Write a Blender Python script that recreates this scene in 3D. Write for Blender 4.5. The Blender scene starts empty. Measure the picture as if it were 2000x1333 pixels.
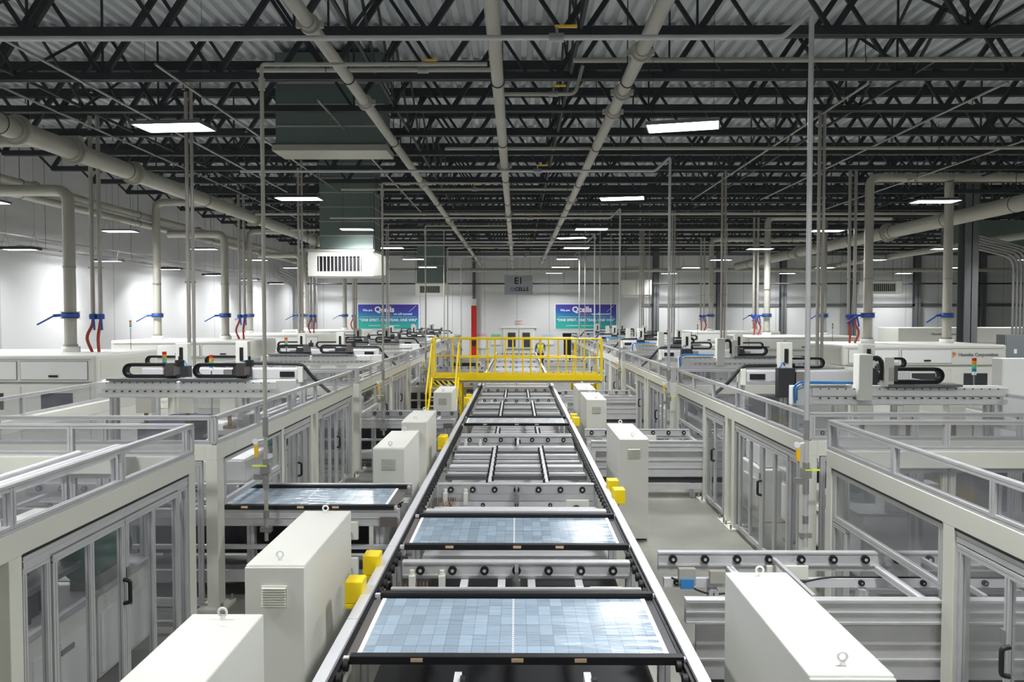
import bpy, math, random
from mathutils import Vector, Matrix

PI = math.pi
random.seed(7)
sc = bpy.context.scene
col = sc.collection

# ------------------------------------------------------------------ camera, world, exposure
cam_d = bpy.data.cameras.new('camera')
cam_d.sensor_width = 36.0
cam_d.lens = 27.0
cam_d.clip_end = 300
cam = bpy.data.objects.new('camera', cam_d)
col.objects.link(cam)
cam.location = (0, 0, 3.0)
cam.rotation_euler = (PI / 2 - math.atan(49.5 / 1500), 0, math.atan(9 / 1500))
sc.camera = cam

w = bpy.data.worlds.new('world')
sc.world = w
w.use_nodes = True
w.node_tree.nodes['Background'].inputs[0].default_value = (0.6, 0.7, 0.8, 1)
w.node_tree.nodes['Background'].inputs[1].default_value = 0.05

sc.view_settings.view_transform = 'Standard'
sc.view_settings.look = 'None'
sc.view_settings.gamma = 1
sc.view_settings.use_curve_mapping = False
sc.view_settings.exposure = 1.22
LAMP_STRENGTH = 14.0
LAMP_WATTS = 66.0
try:
    sc.cycles.max_bounces = 10
    sc.cycles.transparent_max_bounces = 24
    sc.cycles.diffuse_bounces = 5
    sc.cycles.use_denoising = True
except Exception:
    pass

# ------------------------------------------------------------------ materials
def lin(c):
    c = c / 255.0
    return c / 12.92 if c <= 0.04045 else ((c + 0.055) / 1.055) ** 2.4

def rgb(r, g, b):
    return (lin(r), lin(g), lin(b), 1)

M = {}
def mat(name, c, rough=0.5, metal=0.0, var=0.0, scale=3.0, bump=0.0, bscale=40.0, coat=0.0):
    m = bpy.data.materials.new(name)
    m.use_nodes = True
    nt = m.node_tree
    p = nt.nodes['Principled BSDF']
    p.inputs['Base Color'].default_value = rgb(*c)
    p.inputs['Roughness'].default_value = rough
    p.inputs['Metallic'].default_value = metal
    p.inputs['Coat Weight'].default_value = coat
    if var > 0:
        tc = nt.nodes.new('ShaderNodeTexCoord')
        no = nt.nodes.new('ShaderNodeTexNoise')
        no.inputs['Scale'].default_value = scale
        no.inputs['Detail'].default_value = 5
        mr = nt.nodes.new('ShaderNodeMapRange')
        mr.inputs['From Min'].default_value = 0.3
        mr.inputs['From Max'].default_value = 0.7
        mr.inputs['To Min'].default_value = 1 - var
        mr.inputs['To Max'].default_value = 1 + var
        mx = nt.nodes.new('ShaderNodeVectorMath')
        mx.operation = 'SCALE'
        mx.inputs[0].default_value = rgb(*c)[:3]
        nt.links.new(tc.outputs['Object'], no.inputs['Vector'])
        nt.links.new(no.outputs['Fac'], mr.inputs['Value'])
        nt.links.new(mr.outputs[0], mx.inputs['Scale'])
        nt.links.new(mx.outputs[0], p.inputs['Base Color'])
    if bump > 0:
        tc = nt.nodes.new('ShaderNodeTexCoord')
        no = nt.nodes.new('ShaderNodeTexNoise')
        no.inputs['Scale'].default_value = bscale
        bp = nt.nodes.new('ShaderNodeBump')
        bp.inputs['Strength'].default_value = bump
        bp.inputs['Distance'].default_value = 0.01
        nt.links.new(tc.outputs['Object'], no.inputs['Vector'])
        nt.links.new(no.outputs['Fac'], bp.inputs['Height'])
        nt.links.new(bp.outputs[0], p.inputs['Normal'])
    M[name] = m
    return m

mat('deck', (204, 208, 212), 0.6, 0.0, 0.05, 0.6)
mat('joist', (46, 50, 54), 0.6, 0.0, 0.12, 2)
mat('beige', (214, 214, 203), 0.45, 0, 0.02, 2)
mat('cabinet', (226, 226, 217), 0.4, 0, 0.015, 2)
mat('machine', (222, 222, 214), 0.45, 0, 0.02, 1.5)
mat('white_paint', (236, 236, 234), 0.4)
mat('alu', (198, 198, 199), 0.4, 0.3, 0.04, 6)
mat('alu_bright', (224, 224, 226), 0.35, 0.2)
mat('alu_dark', (128, 130, 134), 0.4, 0.6)
mat('steel', (160, 160, 158), 0.32, 0.6, 0.05, 8)
mat('stainless', (188, 184, 178), 0.3, 0.5)
mat('pipe', (176, 174, 164), 0.5, 0.15, 0.05, 1.5)
mat('duct', (110, 124, 120), 0.5, 0.3, 0.06, 0.8)
mat('black', (26, 26, 29), 0.5)
mat('rubber', (18, 18, 19), 0.6)
mat('dark', (52, 52, 56), 0.5, 0.2)
mat('taupe', (112, 106, 104), 0.3, 0.3)
mat('navy', (58, 60, 78), 0.5)
mat('dark_plate', (74, 73, 78), 0.3, 0.3)
mat('grey_panel', (120, 126, 128), 0.5)
mat('column_grey', (104, 106, 108), 0.5)
mat('yellow', (255, 222, 20), 0.4)
mat('amber', (240, 190, 40), 0.4)
mat('red', (205, 38, 30), 0.5)
mat('hose_red', (165, 62, 52), 0.5)
mat('blue', (38, 78, 160), 0.4)
mat('blue_hose', (60, 130, 190), 0.4)
mat('green', (40, 96, 84), 0.4)
mat('lamp_red', (200, 50, 20), 0.3)
mat('lamp_orange', (240, 150, 30), 0.3)
mat('lamp_green', (90, 200, 150), 0.3)
mat('lamp_blue', (30, 130, 170), 0.3)
mat('skin', (196, 150, 124), 0.5)
mat('hair', (30, 25, 22), 0.6)
mat('vest', (222, 235, 60), 0.6)
mat('trousers', (44, 48, 62), 0.7)
mat('screen', (22, 24, 30), 0.2)
mat('poster_pink', (214, 176, 196), 0.6)
mat('poster_green', (128, 196, 150), 0.6)
mat('poster_blue', (180, 206, 226), 0.6)
mat('paper', (232, 232, 228), 0.6)
mat('ink_black', (22, 24, 28), 0.6)
mat('ink_white', (245, 246, 250), 0.5)
mat('ink_red', (226, 84, 84), 0.5)
mat('ink_orange', (222, 120, 60), 0.5)
mat('ink_grey', (120, 124, 126), 0.5)
mat('sign_shaded', (158, 161, 165), 0.5)  # plate colour greyed to carry the shade the sign hangs in
mat('brass', (150, 120, 84), 0.35, 0.7)
mat('tape', (222, 190, 150), 0.6)
mat('glass_dark', (60, 64, 70), 0.15)

def emis(name, c, s):
    m = bpy.data.materials.new(name)
    m.use_nodes = True
    nt = m.node_tree
    nt.nodes.clear()
    e = nt.nodes.new('ShaderNodeEmission')
    e.inputs[0].default_value = c
    e.inputs[1].default_value = s
    o = nt.nodes.new('ShaderNodeOutputMaterial')
    nt.links.new(e.outputs[0], o.inputs[0])
    M[name] = m
emis('lamp_light', (0.97, 0.985, 1.0, 1), LAMP_STRENGTH)
emis('wall_lamp_light', (0.97, 0.985, 1.0, 1), LAMP_STRENGTH * 0.6)

def plexi(name, tint, haze, gloss):
    m = bpy.data.materials.new(name)
    m.use_nodes = True
    nt = m.node_tree
    nt.nodes.clear()
    t = nt.nodes.new('ShaderNodeBsdfTransparent')
    t.inputs[0].default_value = tint
    d = nt.nodes.new('ShaderNodeBsdfDiffuse')
    d.inputs[0].default_value = rgb(206, 207, 214)
    g = nt.nodes.new('ShaderNodeBsdfGlossy')
    g.inputs['Roughness'].default_value = 0.08
    g.inputs[0].default_value = (1, 1, 1, 1)
    m1 = nt.nodes.new('ShaderNodeMixShader')
    m1.inputs[0].default_value = haze
    m2 = nt.nodes.new('ShaderNodeMixShader')
    m2.inputs[0].default_value = gloss
    o = nt.nodes.new('ShaderNodeOutputMaterial')
    nt.links.new(t.outputs[0], m1.inputs[1])
    nt.links.new(d.outputs[0], m1.inputs[2])
    nt.links.new(m1.outputs[0], m2.inputs[1])
    nt.links.new(g.outputs[0], m2.inputs[2])
    nt.links.new(m2.outputs[0], o.inputs[0])
    M[name] = m
plexi('plexi', (0.90, 0.903, 0.91, 1), 0.045, 0.045)

def nodes_mat(name, rough=0.5, metal=0.0):
    m = bpy.data.materials.new(name)
    m.use_nodes = True
    p = m.node_tree.nodes['Principled BSDF']
    p.inputs['Roughness'].default_value = rough
    p.inputs['Metallic'].default_value = metal
    M[name] = m
    return m, m.node_tree, p

def mathn(nt, op, a, b=None, c=None):
    n = nt.nodes.new('ShaderNodeMath')
    n.operation = op
    for i, v in enumerate((a, b, c)):
        if v is None:
            continue
        if isinstance(v, (int, float)):
            n.inputs[i].default_value = v
        else:
            nt.links.new(v, n.inputs[i])
    return n.outputs[0]

# wall: white sheet panels with thin vertical joints
def wall_mat(name, axis, c, pitch):
    m, nt, p = nodes_mat(name, 0.55)
    tc = nt.nodes.new('ShaderNodeTexCoord')
    sp = nt.nodes.new('ShaderNodeSeparateXYZ')
    nt.links.new(tc.outputs['Object'], sp.inputs[0])
    fr = mathn(nt, 'FRACT', mathn(nt, 'DIVIDE', sp.outputs[axis], pitch))
    ln = mathn(nt, 'LESS_THAN', fr, 0.025)
    no = nt.nodes.new('ShaderNodeTexNoise')
    no.inputs['Scale'].default_value = 0.35
    no.inputs['Detail'].default_value = 4
    nt.links.new(tc.outputs['Object'], no.inputs['Vector'])
    mr = nt.nodes.new('ShaderNodeMapRange')
    mr.inputs['To Min'].default_value = 0.95
    mr.inputs['To Max'].default_value = 1.03
    nt.links.new(no.outputs['Fac'], mr.inputs['Value'])
    f = mathn(nt, 'MULTIPLY', mr.outputs[0], mathn(nt, 'SUBTRACT', 1.0, mathn(nt, 'MULTIPLY', ln, 0.28)))
    vm = nt.nodes.new('ShaderNodeVectorMath')
    vm.operation = 'SCALE'
    vm.inputs[0].default_value = rgb(*c)[:3]
    nt.links.new(f, vm.inputs['Scale'])
    nt.links.new(vm.outputs[0], p.inputs['Base Color'])
wall_mat('wall_far', 'X', (218, 219, 219), 2.1)
wall_mat('wall_side', 'Y', (200, 200, 201), 3.0)

# concrete floor with a soft sheen and stains
m, nt, p = nodes_mat('floor', 0.28)
tc = nt.nodes.new('ShaderNodeTexCoord')
no = nt.nodes.new('ShaderNodeTexNoise')
no.inputs['Scale'].default_value = 0.9
no.inputs['Detail'].default_value = 8
cr = nt.nodes.new('ShaderNodeValToRGB')
cr.color_ramp.elements[0].position = 0.3
cr.color_ramp.elements[0].color = rgb(118, 118, 110)
cr.color_ramp.elements[1].position = 0.7
cr.color_ramp.elements[1].color = rgb(152, 152, 142)
nt.links.new(tc.outputs['Object'], no.inputs['Vector'])
nt.links.new(no.outputs['Fac'], cr.inputs[0])
nt.links.new(cr.outputs[0], p.inputs['Base Color'])

# photovoltaic laminate: 22 x 6 cells under a clear wavy film
def solar_mat(name, base, W, D, nx, ny, bump, rough=0.18):
    m, nt, p = nodes_mat(name, rough)
    tc = nt.nodes.new('ShaderNodeTexCoord')
    sp = nt.nodes.new('ShaderNodeSeparateXYZ')
    nt.links.new(tc.outputs['Object'], sp.inputs[0])
    u = mathn(nt, 'ADD', mathn(nt, 'MULTIPLY', sp.outputs['X'], nx / W), 100.0)
    v = mathn(nt, 'ADD', mathn(nt, 'MULTIPLY', sp.outputs['Y'], ny / D), 100.0)
    cu, cv = mathn(nt, 'FLOOR', u), mathn(nt, 'FLOOR', v)
    fu, fv = mathn(nt, 'FRACT', u), mathn(nt, 'FRACT', v)
    cb = nt.nodes.new('ShaderNodeCombineXYZ')
    nt.links.new(cu, cb.inputs[0])
    nt.links.new(cv, cb.inputs[1])
    wn = nt.nodes.new('ShaderNodeTexWhiteNoise')
    wn.noise_dimensions = '2D'
    nt.links.new(cb.outputs[0], wn.inputs[0])
    cr = nt.nodes.new('ShaderNodeValToRGB')
    cr.color_ramp.elements[0].color = rgb(*[c * 0.90 for c in base])
    cr.color_ramp.elements[1].color = rgb(*[min(255, c * 1.06) for c in base])
    nt.links.new(wn.outputs[0], cr.inputs[0])
    e1 = mathn(nt, 'LESS_THAN', fu, 0.035)
    e2 = mathn(nt, 'LESS_THAN', fv, 0.03)
    edge = mathn(nt, 'MAXIMUM', e1, e2)
    # fine bus wires run the long way
    wires = mathn(nt, 'LESS_THAN', mathn(nt, 'FRACT', mathn(nt, 'MULTIPLY', v, 10.0)), 0.22)
    mx = nt.nodes.new('ShaderNodeMix')
    mx.data_type = 'RGBA'
    mx.inputs[7].default_value = rgb(196, 208, 216)
    nt.links.new(mathn(nt, 'MULTIPLY', wires, 0.5), mx.inputs[0])
    nt.links.new(cr.outputs[0], mx.inputs[6])
    mx2 = nt.nodes.new('ShaderNodeMix')
    mx2.data_type = 'RGBA'
    mx2.inputs[7].default_value = rgb(76, 92, 112)
    nt.links.new(mathn(nt, 'MULTIPLY', edge, 0.55), mx2.inputs[0])
    nt.links.new(mx.outputs[2], mx2.inputs[6])
    nt.links.new(mx2.outputs[2], p.inputs['Base Color'])
    no = nt.nodes.new('ShaderNodeTexNoise')
    no.inputs['Scale'].default_value = 2.6
    no.inputs['Detail'].default_value = 2
    mp = nt.nodes.new('ShaderNodeMapping')
    mp.inputs['Scale'].default_value = (1.0, 5.5, 1.0)
    nt.links.new(tc.outputs['Object'], mp.inputs[0])
    nt.links.new(mp.outputs[0], no.inputs['Vector'])
    bp = nt.nodes.new('ShaderNodeBump')
    bp.inputs['Strength'].default_value = bump
    bp.inputs['Distance'].default_value = 0.03
    nt.links.new(no.outputs['Fac'], bp.inputs['Height'])
    nt.links.new(bp.outputs[0], p.inputs['Normal'])
    p.inputs['Specular IOR Level'].default_value = 1.0
    p.inputs['Coat Weight'].default_value = 0.6 if rough < 0.3 else 0.0
    p.inputs['Coat Roughness'].default_value = 0.12
solar_mat('solar', (164, 184, 202), 1.86, 0.97, 22, 6, 0.5)  # pale base colour includes the ceiling light reflected by the film
solar_mat('solar_pale', (190, 192, 194), 1.86, 0.97, 22, 6, 0.3, 0.45)

# banner print: violet at the top, teal at the foot
m, nt, p = nodes_mat('banner', 0.5)
tc = nt.nodes.new('ShaderNodeTexCoord')
sp = nt.nodes.new('ShaderNodeSeparateXYZ')
nt.links.new(tc.outputs['Object'], sp.inputs[0])
cr = nt.nodes.new('ShaderNodeValToRGB')
nt.links.new(mathn(nt, 'ADD', mathn(nt, 'MULTIPLY', sp.outputs['Z'], 1 / 1.6), mathn(nt, 'MULTIPLY', sp.outputs['X'], 0.05)), cr.inputs[0])
els = cr.color_ramp.elements
els[0].position = 0.1
els[0].color = rgb(50, 180, 165)
els[1].position = 0.95
els[1].color = rgb(72, 56, 150)
for pos, c in ((0.45, (40, 140, 175)), (0.62, (45, 90, 175)), (0.8, (62, 66, 165))):
    e = els.new(pos)
    e.color = rgb(*c)
nt.links.new(cr.outputs[0], p.inputs['Base Color'])

# black and yellow hazard stripes
m, nt, p = nodes_mat('hazard', 0.5)
tc = nt.nodes.new('ShaderNodeTexCoord')
sp = nt.nodes.new('ShaderNodeSeparateXYZ')
nt.links.new(tc.outputs['Object'], sp.inputs[0])
s = mathn(nt, 'FRACT', mathn(nt, 'MULTIPLY', mathn(nt, 'ADD', sp.outputs['X'], sp.outputs['Z']), 7.0))
mx = nt.nodes.new('ShaderNodeMix')
mx.data_type = 'RGBA'
mx.inputs[6].default_value = rgb(24, 24, 24)
mx.inputs[7].default_value = rgb(248, 220, 60)
nt.links.new(mathn(nt, 'GREATER_THAN', s, 0.5), mx.inputs[0])
nt.links.new(mx.outputs[2], p.inputs['Base Color'])

# ------------------------------------------------------------------ mesh helpers
class MB:
    """collects faces of one part"""
    def __init__(self):
        self.v, self.f, self.s = [], [], []

    def raw(self, vs, fs, smooth=False):
        b = len(self.v)
        self.v += [tuple(p) for p in vs]
        self.f += [tuple(b + i for i in f) for f in fs]
        self.s += [smooth] * len(fs)
        return self

    def box(self, x0, x1, y0, y1, z0, z1):
        x0, x1 = min(x0, x1), max(x0, x1)
        y0, y1 = min(y0, y1), max(y0, y1)
        z0, z1 = min(z0, z1), max(z0, z1)
        vs = [(x0, y0, z0), (x1, y0, z0), (x1, y1, z0), (x0, y1, z0), (x0, y0, z1), (x1, y0, z1), (x1, y1, z1), (x0, y1, z1)]
        return self.raw(vs, [(0, 3, 2, 1), (4, 5, 6, 7), (0, 1, 5, 4), (1, 2, 6, 5), (2, 3, 7, 6), (3, 0, 4, 7)])

    def cbox(self, c, s):
        return self.box(c[0] - s[0] / 2, c[0] + s[0] / 2, c[1] - s[1] / 2, c[1] + s[1] / 2, c[2] - s[2] / 2, c[2] + s[2] / 2)

    def sweep(self, ring, p0, p1, smooth=False, cap=True, up=None):
        """extrude a 2d ring from p0 to p1"""
        p0, p1 = Vector(p0), Vector(p1)
        d = (p1 - p0).normalized()
        if up is None:
            up = Vector((0, 0, 1)) if abs(d.z) < 0.9 else Vector((0, 1, 0))
        a = d.cross(Vector(up)).normalized()
        b = a.cross(d).normalized()
        n = len(ring)
        vs = [p0 + a * r[0] + b * r[1] for r in ring] + [p1 + a * r[0] + b * r[1] for r in ring]
        fs = [(i, (i + 1) % n, n + (i + 1) % n, n + i) for i in range(n)]
        self.raw(vs, fs, smooth)
        if cap:
            self.raw(vs, [tuple(reversed(range(n))), tuple(range(n, 2 * n))])
        return self

    def tube(self, p0, p1, r, n=10, cap=True):
        return self.sweep([(r * math.cos(2 * PI * i / n), r * math.sin(2 * PI * i / n)) for i in range(n)], p0, p1, True, cap)

    def bar(self, p0, p1, wd, ht, up=None):
        a, b = wd / 2, ht / 2
        return self.sweep([(-a, -b), (a, -b), (a, b), (-a, b)], p0, p1, False, True, up)

    def prof(self, p0, p1, wd, ht, up=None):
        """slotted aluminium profile"""
        a, b = wd / 2, ht / 2
        g, d = 0.16, 0.13
        ring = [(-a, -b), (-a * g, -b), (-a * g, -b + ht * d), (a * g, -b + ht * d), (a * g, -b), (a, -b),
                (a, -b * g), (a - wd * d, -b * g), (a - wd * d, b * g), (a, b * g), (a, b),
                (a * g, b), (a * g, b - ht * d), (-a * g, b - ht * d), (-a * g, b), (-a, b),
                (-a, b * g), (-a + wd * d, b * g), (-a + wd * d, -b * g), (-a, -b * g)]
        return self.sweep(ring, p0, p1, False, False, up).bar(p0, p1, wd * 0.7, ht * 0.7, up)

    def path(self, pts, r, n=10, bend=0.0, seg=5):
        """round tube along a polyline, corners rounded with radius bend"""
        P = [Vector(p) for p in pts]
        if bend > 0 and len(P) > 2:
            Q = [P[0]]
            for i in range(1, len(P) - 1):
                a, b, c = P[i - 1], P[i], P[i + 1]
                k = min(bend, (a - b).length * 0.49, (c - b).length * 0.49)
                s, e = b + (a - b).normalized() * k, b + (c - b).normalized() * k
                for j in range(seg + 1):
                    t = j / seg
                    Q.append(s * (1 - t) ** 2 + b * 2 * t * (1 - t) + e * t * t)
            Q.append(P[-1])
            P = Q
        rings = []
        a = None
        for i, q in enumerate(P):
            d = (P[min(i + 1, len(P) - 1)] - P[max(i - 1, 0)]).normalized()
            if a is None:
                u = Vector((0, 0, 1)) if abs(d.z) < 0.9 else Vector((1, 0, 0))
                a = d.cross(u).normalized()
            else:
                a = (a - d * a.dot(d)).normalized()
            b = d.cross(a)
            rings.append([q + a * r * math.cos(2 * PI * k / n) + b * r * math.sin(2 * PI * k / n) for k in range(n)])
        vs = [v for rg in rings for v in rg]
        fs = [(i * n + k, i * n + (k + 1) % n, (i + 1) * n + (k + 1) % n, (i + 1) * n + k) for i in range(len(P) - 1) for k in range(n)]
        self.raw(vs, fs, True)
        self.raw(vs, [tuple(reversed(range(n))), tuple(range(len(vs) - n, len(vs)))])
        return self

    def ribbon(self, pts, y0, y1, th):
        """flat band of thickness th along (x, z) points, from y0 to y1"""
        for (a, b) in zip(pts[:-1], pts[1:]):
            p0, p1 = Vector((a[0], (y0 + y1) / 2, a[1])), Vector((b[0], (y0 + y1) / 2, b[1]))
            d = (p1 - p0).normalized() * th * 0.25
            self.sweep([(-abs(y1 - y0) / 2, -th / 2), (abs(y1 - y0) / 2, -th / 2), (abs(y1 - y0) / 2, th / 2), (-abs(y1 - y0) / 2, th / 2)],
                       p0 - d, p1 + d, False, True, up=Vector((-(p1 - p0).z, 0, (p1 - p0).x)).normalized())
        return self

    def torus(self, c, R, r, axis='y', n=14, k=6):
        vs = []
        for i in range(n):
            A = 2 * PI * i / n
            for j in range(k):
                B = 2 * PI * j / k
                q, h = (R + r * math.cos(B)), r * math.sin(B)
                x, y = q * math.cos(A), q * math.sin(A)
                vs.append({'y': (c[0] + x, c[1] + h, c[2] + y), 'z': (c[0] + x, c[1] + y, c[2] + h), 'x': (c[0] + h, c[1] + x, c[2] + y)}[axis])
        fs = [(i * k + j, ((i + 1) % n) * k + j, ((i + 1) % n) * k + (j + 1) % k, i * k + (j + 1) % k) for i in range(n) for j in range(k)]
        return self.raw(vs, fs, True)

    def lathe(self, prof, c, n=16):
        """(r, z) profile turned about the vertical through c"""
        vs = [(c[0] + r * math.cos(2 * PI * i / n), c[1] + r * math.sin(2 * PI * i / n), c[2] + z) for r, z in prof for i in range(n)]
        fs = [(a * n + i, a * n + (i + 1) % n, (a + 1) * n + (i + 1) % n, (a + 1) * n + i) for a in range(len(prof) - 1) for i in range(n)]
        self.raw(vs, fs, True)
        return self.raw(vs, [tuple(reversed(range(n))), tuple(range(len(vs) - n, len(vs)))])

    def build(self, name, m, parent=None, bevel=0.0, label=None):
        me = bpy.data.meshes.new(name)
        me.from_pydata(self.v, [], self.f)
        me.polygons.foreach_set('use_smooth', self.s)
        me.materials.append(M[m] if isinstance(m, str) else m)
        me.update()
        o = bpy.data.objects.new(name, me)
        col.objects.link(o)
        if parent is not None:
            o.parent = parent
        if bevel > 0:
            b = o.modifiers.new('bevel', 'BEVEL')
            b.width = bevel
            b.segments = 2
            b.limit_method = 'ANGLE'
        if label:
            o['label'] = label
        return o

def tag(o, label, cat, group=None):
    o['label'] = label
    o['category'] = cat
    if group:
        o['group'] = group
    return o

def thing(name, label, cat, loc=(0, 0, 0), group=None, rz=0):
    o = bpy.data.objects.new(name, None)
    o.empty_display_size = 0.2
    col.objects.link(o)
    o.location = loc
    o.rotation_euler = (0, 0, rz)
    return tag(o, label, cat, group)

def structure(o):
    o['kind'] = 'structure'
    return o

def copy_tree(o, parent=None):
    c = o.copy()
    col.objects.link(c)
    if parent is not None:
        c.parent = parent
    for ch in list(KIDS(o)):
        copy_tree(ch, c)
    return c

def KIDS(o):
    return [x for x in o.children]

def dup(root, loc, label, group=None, rz=None):
    c = copy_tree(root)
    c.location = loc
    c['label'] = label
    if group:
        c['group'] = group
    if rz is not None:
        c.rotation_euler = (0, 0, rz)
    return c

def text(body, size, loc, m, parent, rot=(PI / 2, 0, 0), align='CENTER', bold=0.0, name='lettering'):
    cu = bpy.data.curves.new(name, 'FONT')
    cu.body = body
    cu.size = size
    cu.align_x = align
    cu.align_y = 'CENTER'
    cu.extrude = 0.004
    cu.offset = bold
    cu.resolution_u = 3
    cu.materials.append(M[m])
    tmp = bpy.data.objects.new(name, cu)
    col.objects.link(tmp)
    bpy.context.view_layer.update()
    me = bpy.data.meshes.new_from_object(tmp.evaluated_get(bpy.context.evaluated_depsgraph_get()))
    bpy.data.objects.remove(tmp)
    me.materials.clear()
    me.materials.append(M[m])
    o = bpy.data.objects.new(name, me)
    col.objects.link(o)
    o.location = loc
    o.rotation_euler = rot
    o.parent = parent
    return o

ORD = ['first', 'second', 'third', 'fourth', 'fifth', 'sixth', 'seventh', 'eighth', 'ninth', 'tenth', 'eleventh', 'twelfth',
       'thirteenth', 'fourteenth', 'fifteenth', 'sixteenth', 'seventeenth', 'eighteenth', 'nineteenth', 'twentieth', 'twenty-first']
AIR, LOGO = 'air-handler side', 'company-name side'
SIDE = {-1: AIR, 1: LOGO}

# ------------------------------------------------------------------ room shell
XL, XR, YB, YF, ZT = -14.2, 36.0, -8.0, 50.0, 8.62
structure(MB().box(XL, XR, YB, YF, -0.1, 0).build('floor', 'floor'))
structure(MB().box(XL - 0.2, XR, YF, YF + 0.2, 0, ZT + 0.3).build('wall_far', 'wall_far'))
structure(MB().box(XL - 0.2, XL, YB, YF, 0, ZT + 0.3).build('wall_left', 'wall_side'))
structure(MB().box(XR, XR + 0.2, YB, YF, 0, ZT + 0.3).build('wall_right', 'wall_side'))
structure(MB().box(XL, XR, YB - 0.2, YB, 0, ZT + 0.3).build('wall_back', 'wall_side'))
# corrugated roof deck, ribs along the hall
d = MB()
pitch, dep = 0.26, 0.085
n = int((XR - XL) / pitch)
ring = []
for i in range(n):
    x = XL + i * pitch
    for a, z in ((0, 0), (0.11, 0), (0.145, dep), (0.225, dep)):
        ring.append((x + a, ZT + z))
ring.append((XR, ZT))
vs = [(x, y, z) for y in (YB, YF) for x, z in ring]
k = len(ring)
d.raw(vs, [(i, k + i, k + i + 1, i + 1) for i in range(k - 1)])
d.box(XL, XR, YB, YF, ZT + dep + 0.02, ZT + dep + 0.12)
structure(d.build('ceiling', 'deck'))
structure(MB().box(8.2, XR, YF - 0.1, YF, 3.6, 3.78).build('trim_1', 'column_grey'))
structure(MB().box(XL, XR, YF - 0.06, YF, 6.9, 7.1).build('trim_2', 'column_grey'))

# ------------------------------------------------------------------ lamps
def make_lamp(L=0.98, W=0.5, hang=3.03, light='lamp_light', body='alu_dark', hh=0.02, watts=1.0):
    t = thing('high_bay_light', '', 'light')
    h = MB()
    h.box(-L / 2, L / 2, -W / 2, W / 2, 0.03, 0.03 + hh)
    h.box(-L * 0.3, L * 0.3, -W * 0.12, W * 0.12, 0.03 + hh, 0.05 + hh)
    h.box(-L / 2, L / 2, -W / 2, -W / 2 + 0.015, 0, 0.05).box(-L / 2, L / 2, W / 2 - 0.015, W / 2, 0, 0.05)
    h.box(-L / 2, -L / 2 + 0.015, -W / 2, W / 2, 0, 0.05).box(L / 2 - 0.015, L / 2, -W / 2, W / 2, 0, 0.05)
    h.build('housing', body, t)
    MB().box(-L / 2 + 0.02, L / 2 - 0.02, -W / 2 + 0.02, W / 2 - 0.02, 0.012, 0.028).build('diffuser', light, t)
    ld = bpy.data.lights.new('lamp_beam', 'AREA')
    ld.shape = 'RECTANGLE'
    ld.size, ld.size_y = L - 0.06, W - 0.06
    ld.energy = LAMP_WATTS * watts
    ld.color = (0.97, 0.985, 1.0)
    ld.spread = math.radians(138)
    lo = bpy.data.objects.new('lamp_beam', ld)
    col.objects.link(lo)
    lo.parent = t
    lo.location = (0, 0, 0.008)
    c = MB()
    for sx in (-1, 1):
        for sy in (-1, 1):
            c.tube((sx * L * 0.42, sy * W * 0.42, 0.07), (sx * L * 0.42, 0, 0.45), 0.003, 4)
        c.tube((sx * L * 0.42, 0, 0.45), (sx * L * 0.42, 0, hang), 0.003, 4)
    c.build('hanging_wire', 'black', t)
    return t
lamp0 = make_lamp()
rows = {-12.2: 'row near the side wall', -4.8: 'row along the air-handler aisle', 2.3: 'row just beside the three roof pipes',
        9.5: 'row over the company-name machines', 16.8: 'row beyond the big beige pipe', 24.0: 'outermost row'}
first = True
for X, rn in rows.items():
    ys = [-1.8, 4.4, 10.7, 17.2, 23.3, 29.7, 35.6, 41.5, 47.2]
    for i, y in enumerate(ys):
        loc = (X + random.uniform(-.08, .08), y + (0.5 if X > 9 or X < -12 else 0), 5.6)
        lab = 'glowing high bay light, %s in the %s' % (ORD[i], rn)
        rz = random.uniform(-0.06, 0.06)
        if X == 2.3 and i in (2, 3):
            rz = (-0.25, -0.2)[i - 2]
        if X == -4.8 and i == 2:
            rz = -0.08
        if first:
            lamp0.location = loc
            lamp0['label'] = lab
            lamp0['group'] = 'high bay lights'
            first = False
        else:
            dup(lamp0, loc, lab, 'high bay lights', rz)
dup(lamp0, (1.87, 26.1, 5.62), 'odd tilted high bay light set between two rows near the centre', 'high bay lights', -0.35)
wl = make_lamp(0.9, 0.42, 3.86, 'wall_lamp_light', 'dark', 0.05, 0.3)
for i in range(7):
    y = 15.8 + 4.3 * i
    lab = 'low hung light washing the side wall, %s along the wall' % ORD[i]
    if i == 0:
        wl.location = (-13.0, y, 4.72)
        wl['label'] = lab
        wl['group'] = 'wall lights'
    else:
        dup(wl, (-13.0, y, 4.72), lab, 'wall lights')

# ------------------------------------------------------------------ roof joists
def make_joist():
    t = thing('roof_joist', '', 'joist')
    x0, x1 = XL + 0.05, XR - 0.05
    MB().box(x0, x1, -0.085, -0.012, 1.36, 1.56).box(x0, x1, 0.012, 0.085, 1.36, 1.56).build('top_chord', 'joist', t)
    MB().box(x0 + 1.5, x1, -0.075, -0.012, -0.055, 0.065).box(x0 + 1.5, x1, 0.012, 0.075, -0.055, 0.065).build('bottom_chord', 'joist', t)
    wb = MB()
    p = 1.9
    x = x0 + 1.5
    wb.bar((x0 + 0.1, 0, 1.42), (x, 0, 0), 0.05, 0.05)
    while x < x1 - p:
        wb.bar((x, 0, 0.0), (x + p / 2, 0, 1.42), 0.085, 0.085)
        wb.bar((x + p / 2, 0, 1.42), (x + p, 0, 0.0), 0.055, 0.055)
        if int(x / p) % 2:
            wb.bar((x, 0, 0.0), (x, 0, 1.42), 0.03, 0.03)
        x += p
    wb.build('lattice', 'joist', t)
    return t
j0 = make_joist()
ny = 0
y = 9.0
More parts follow.
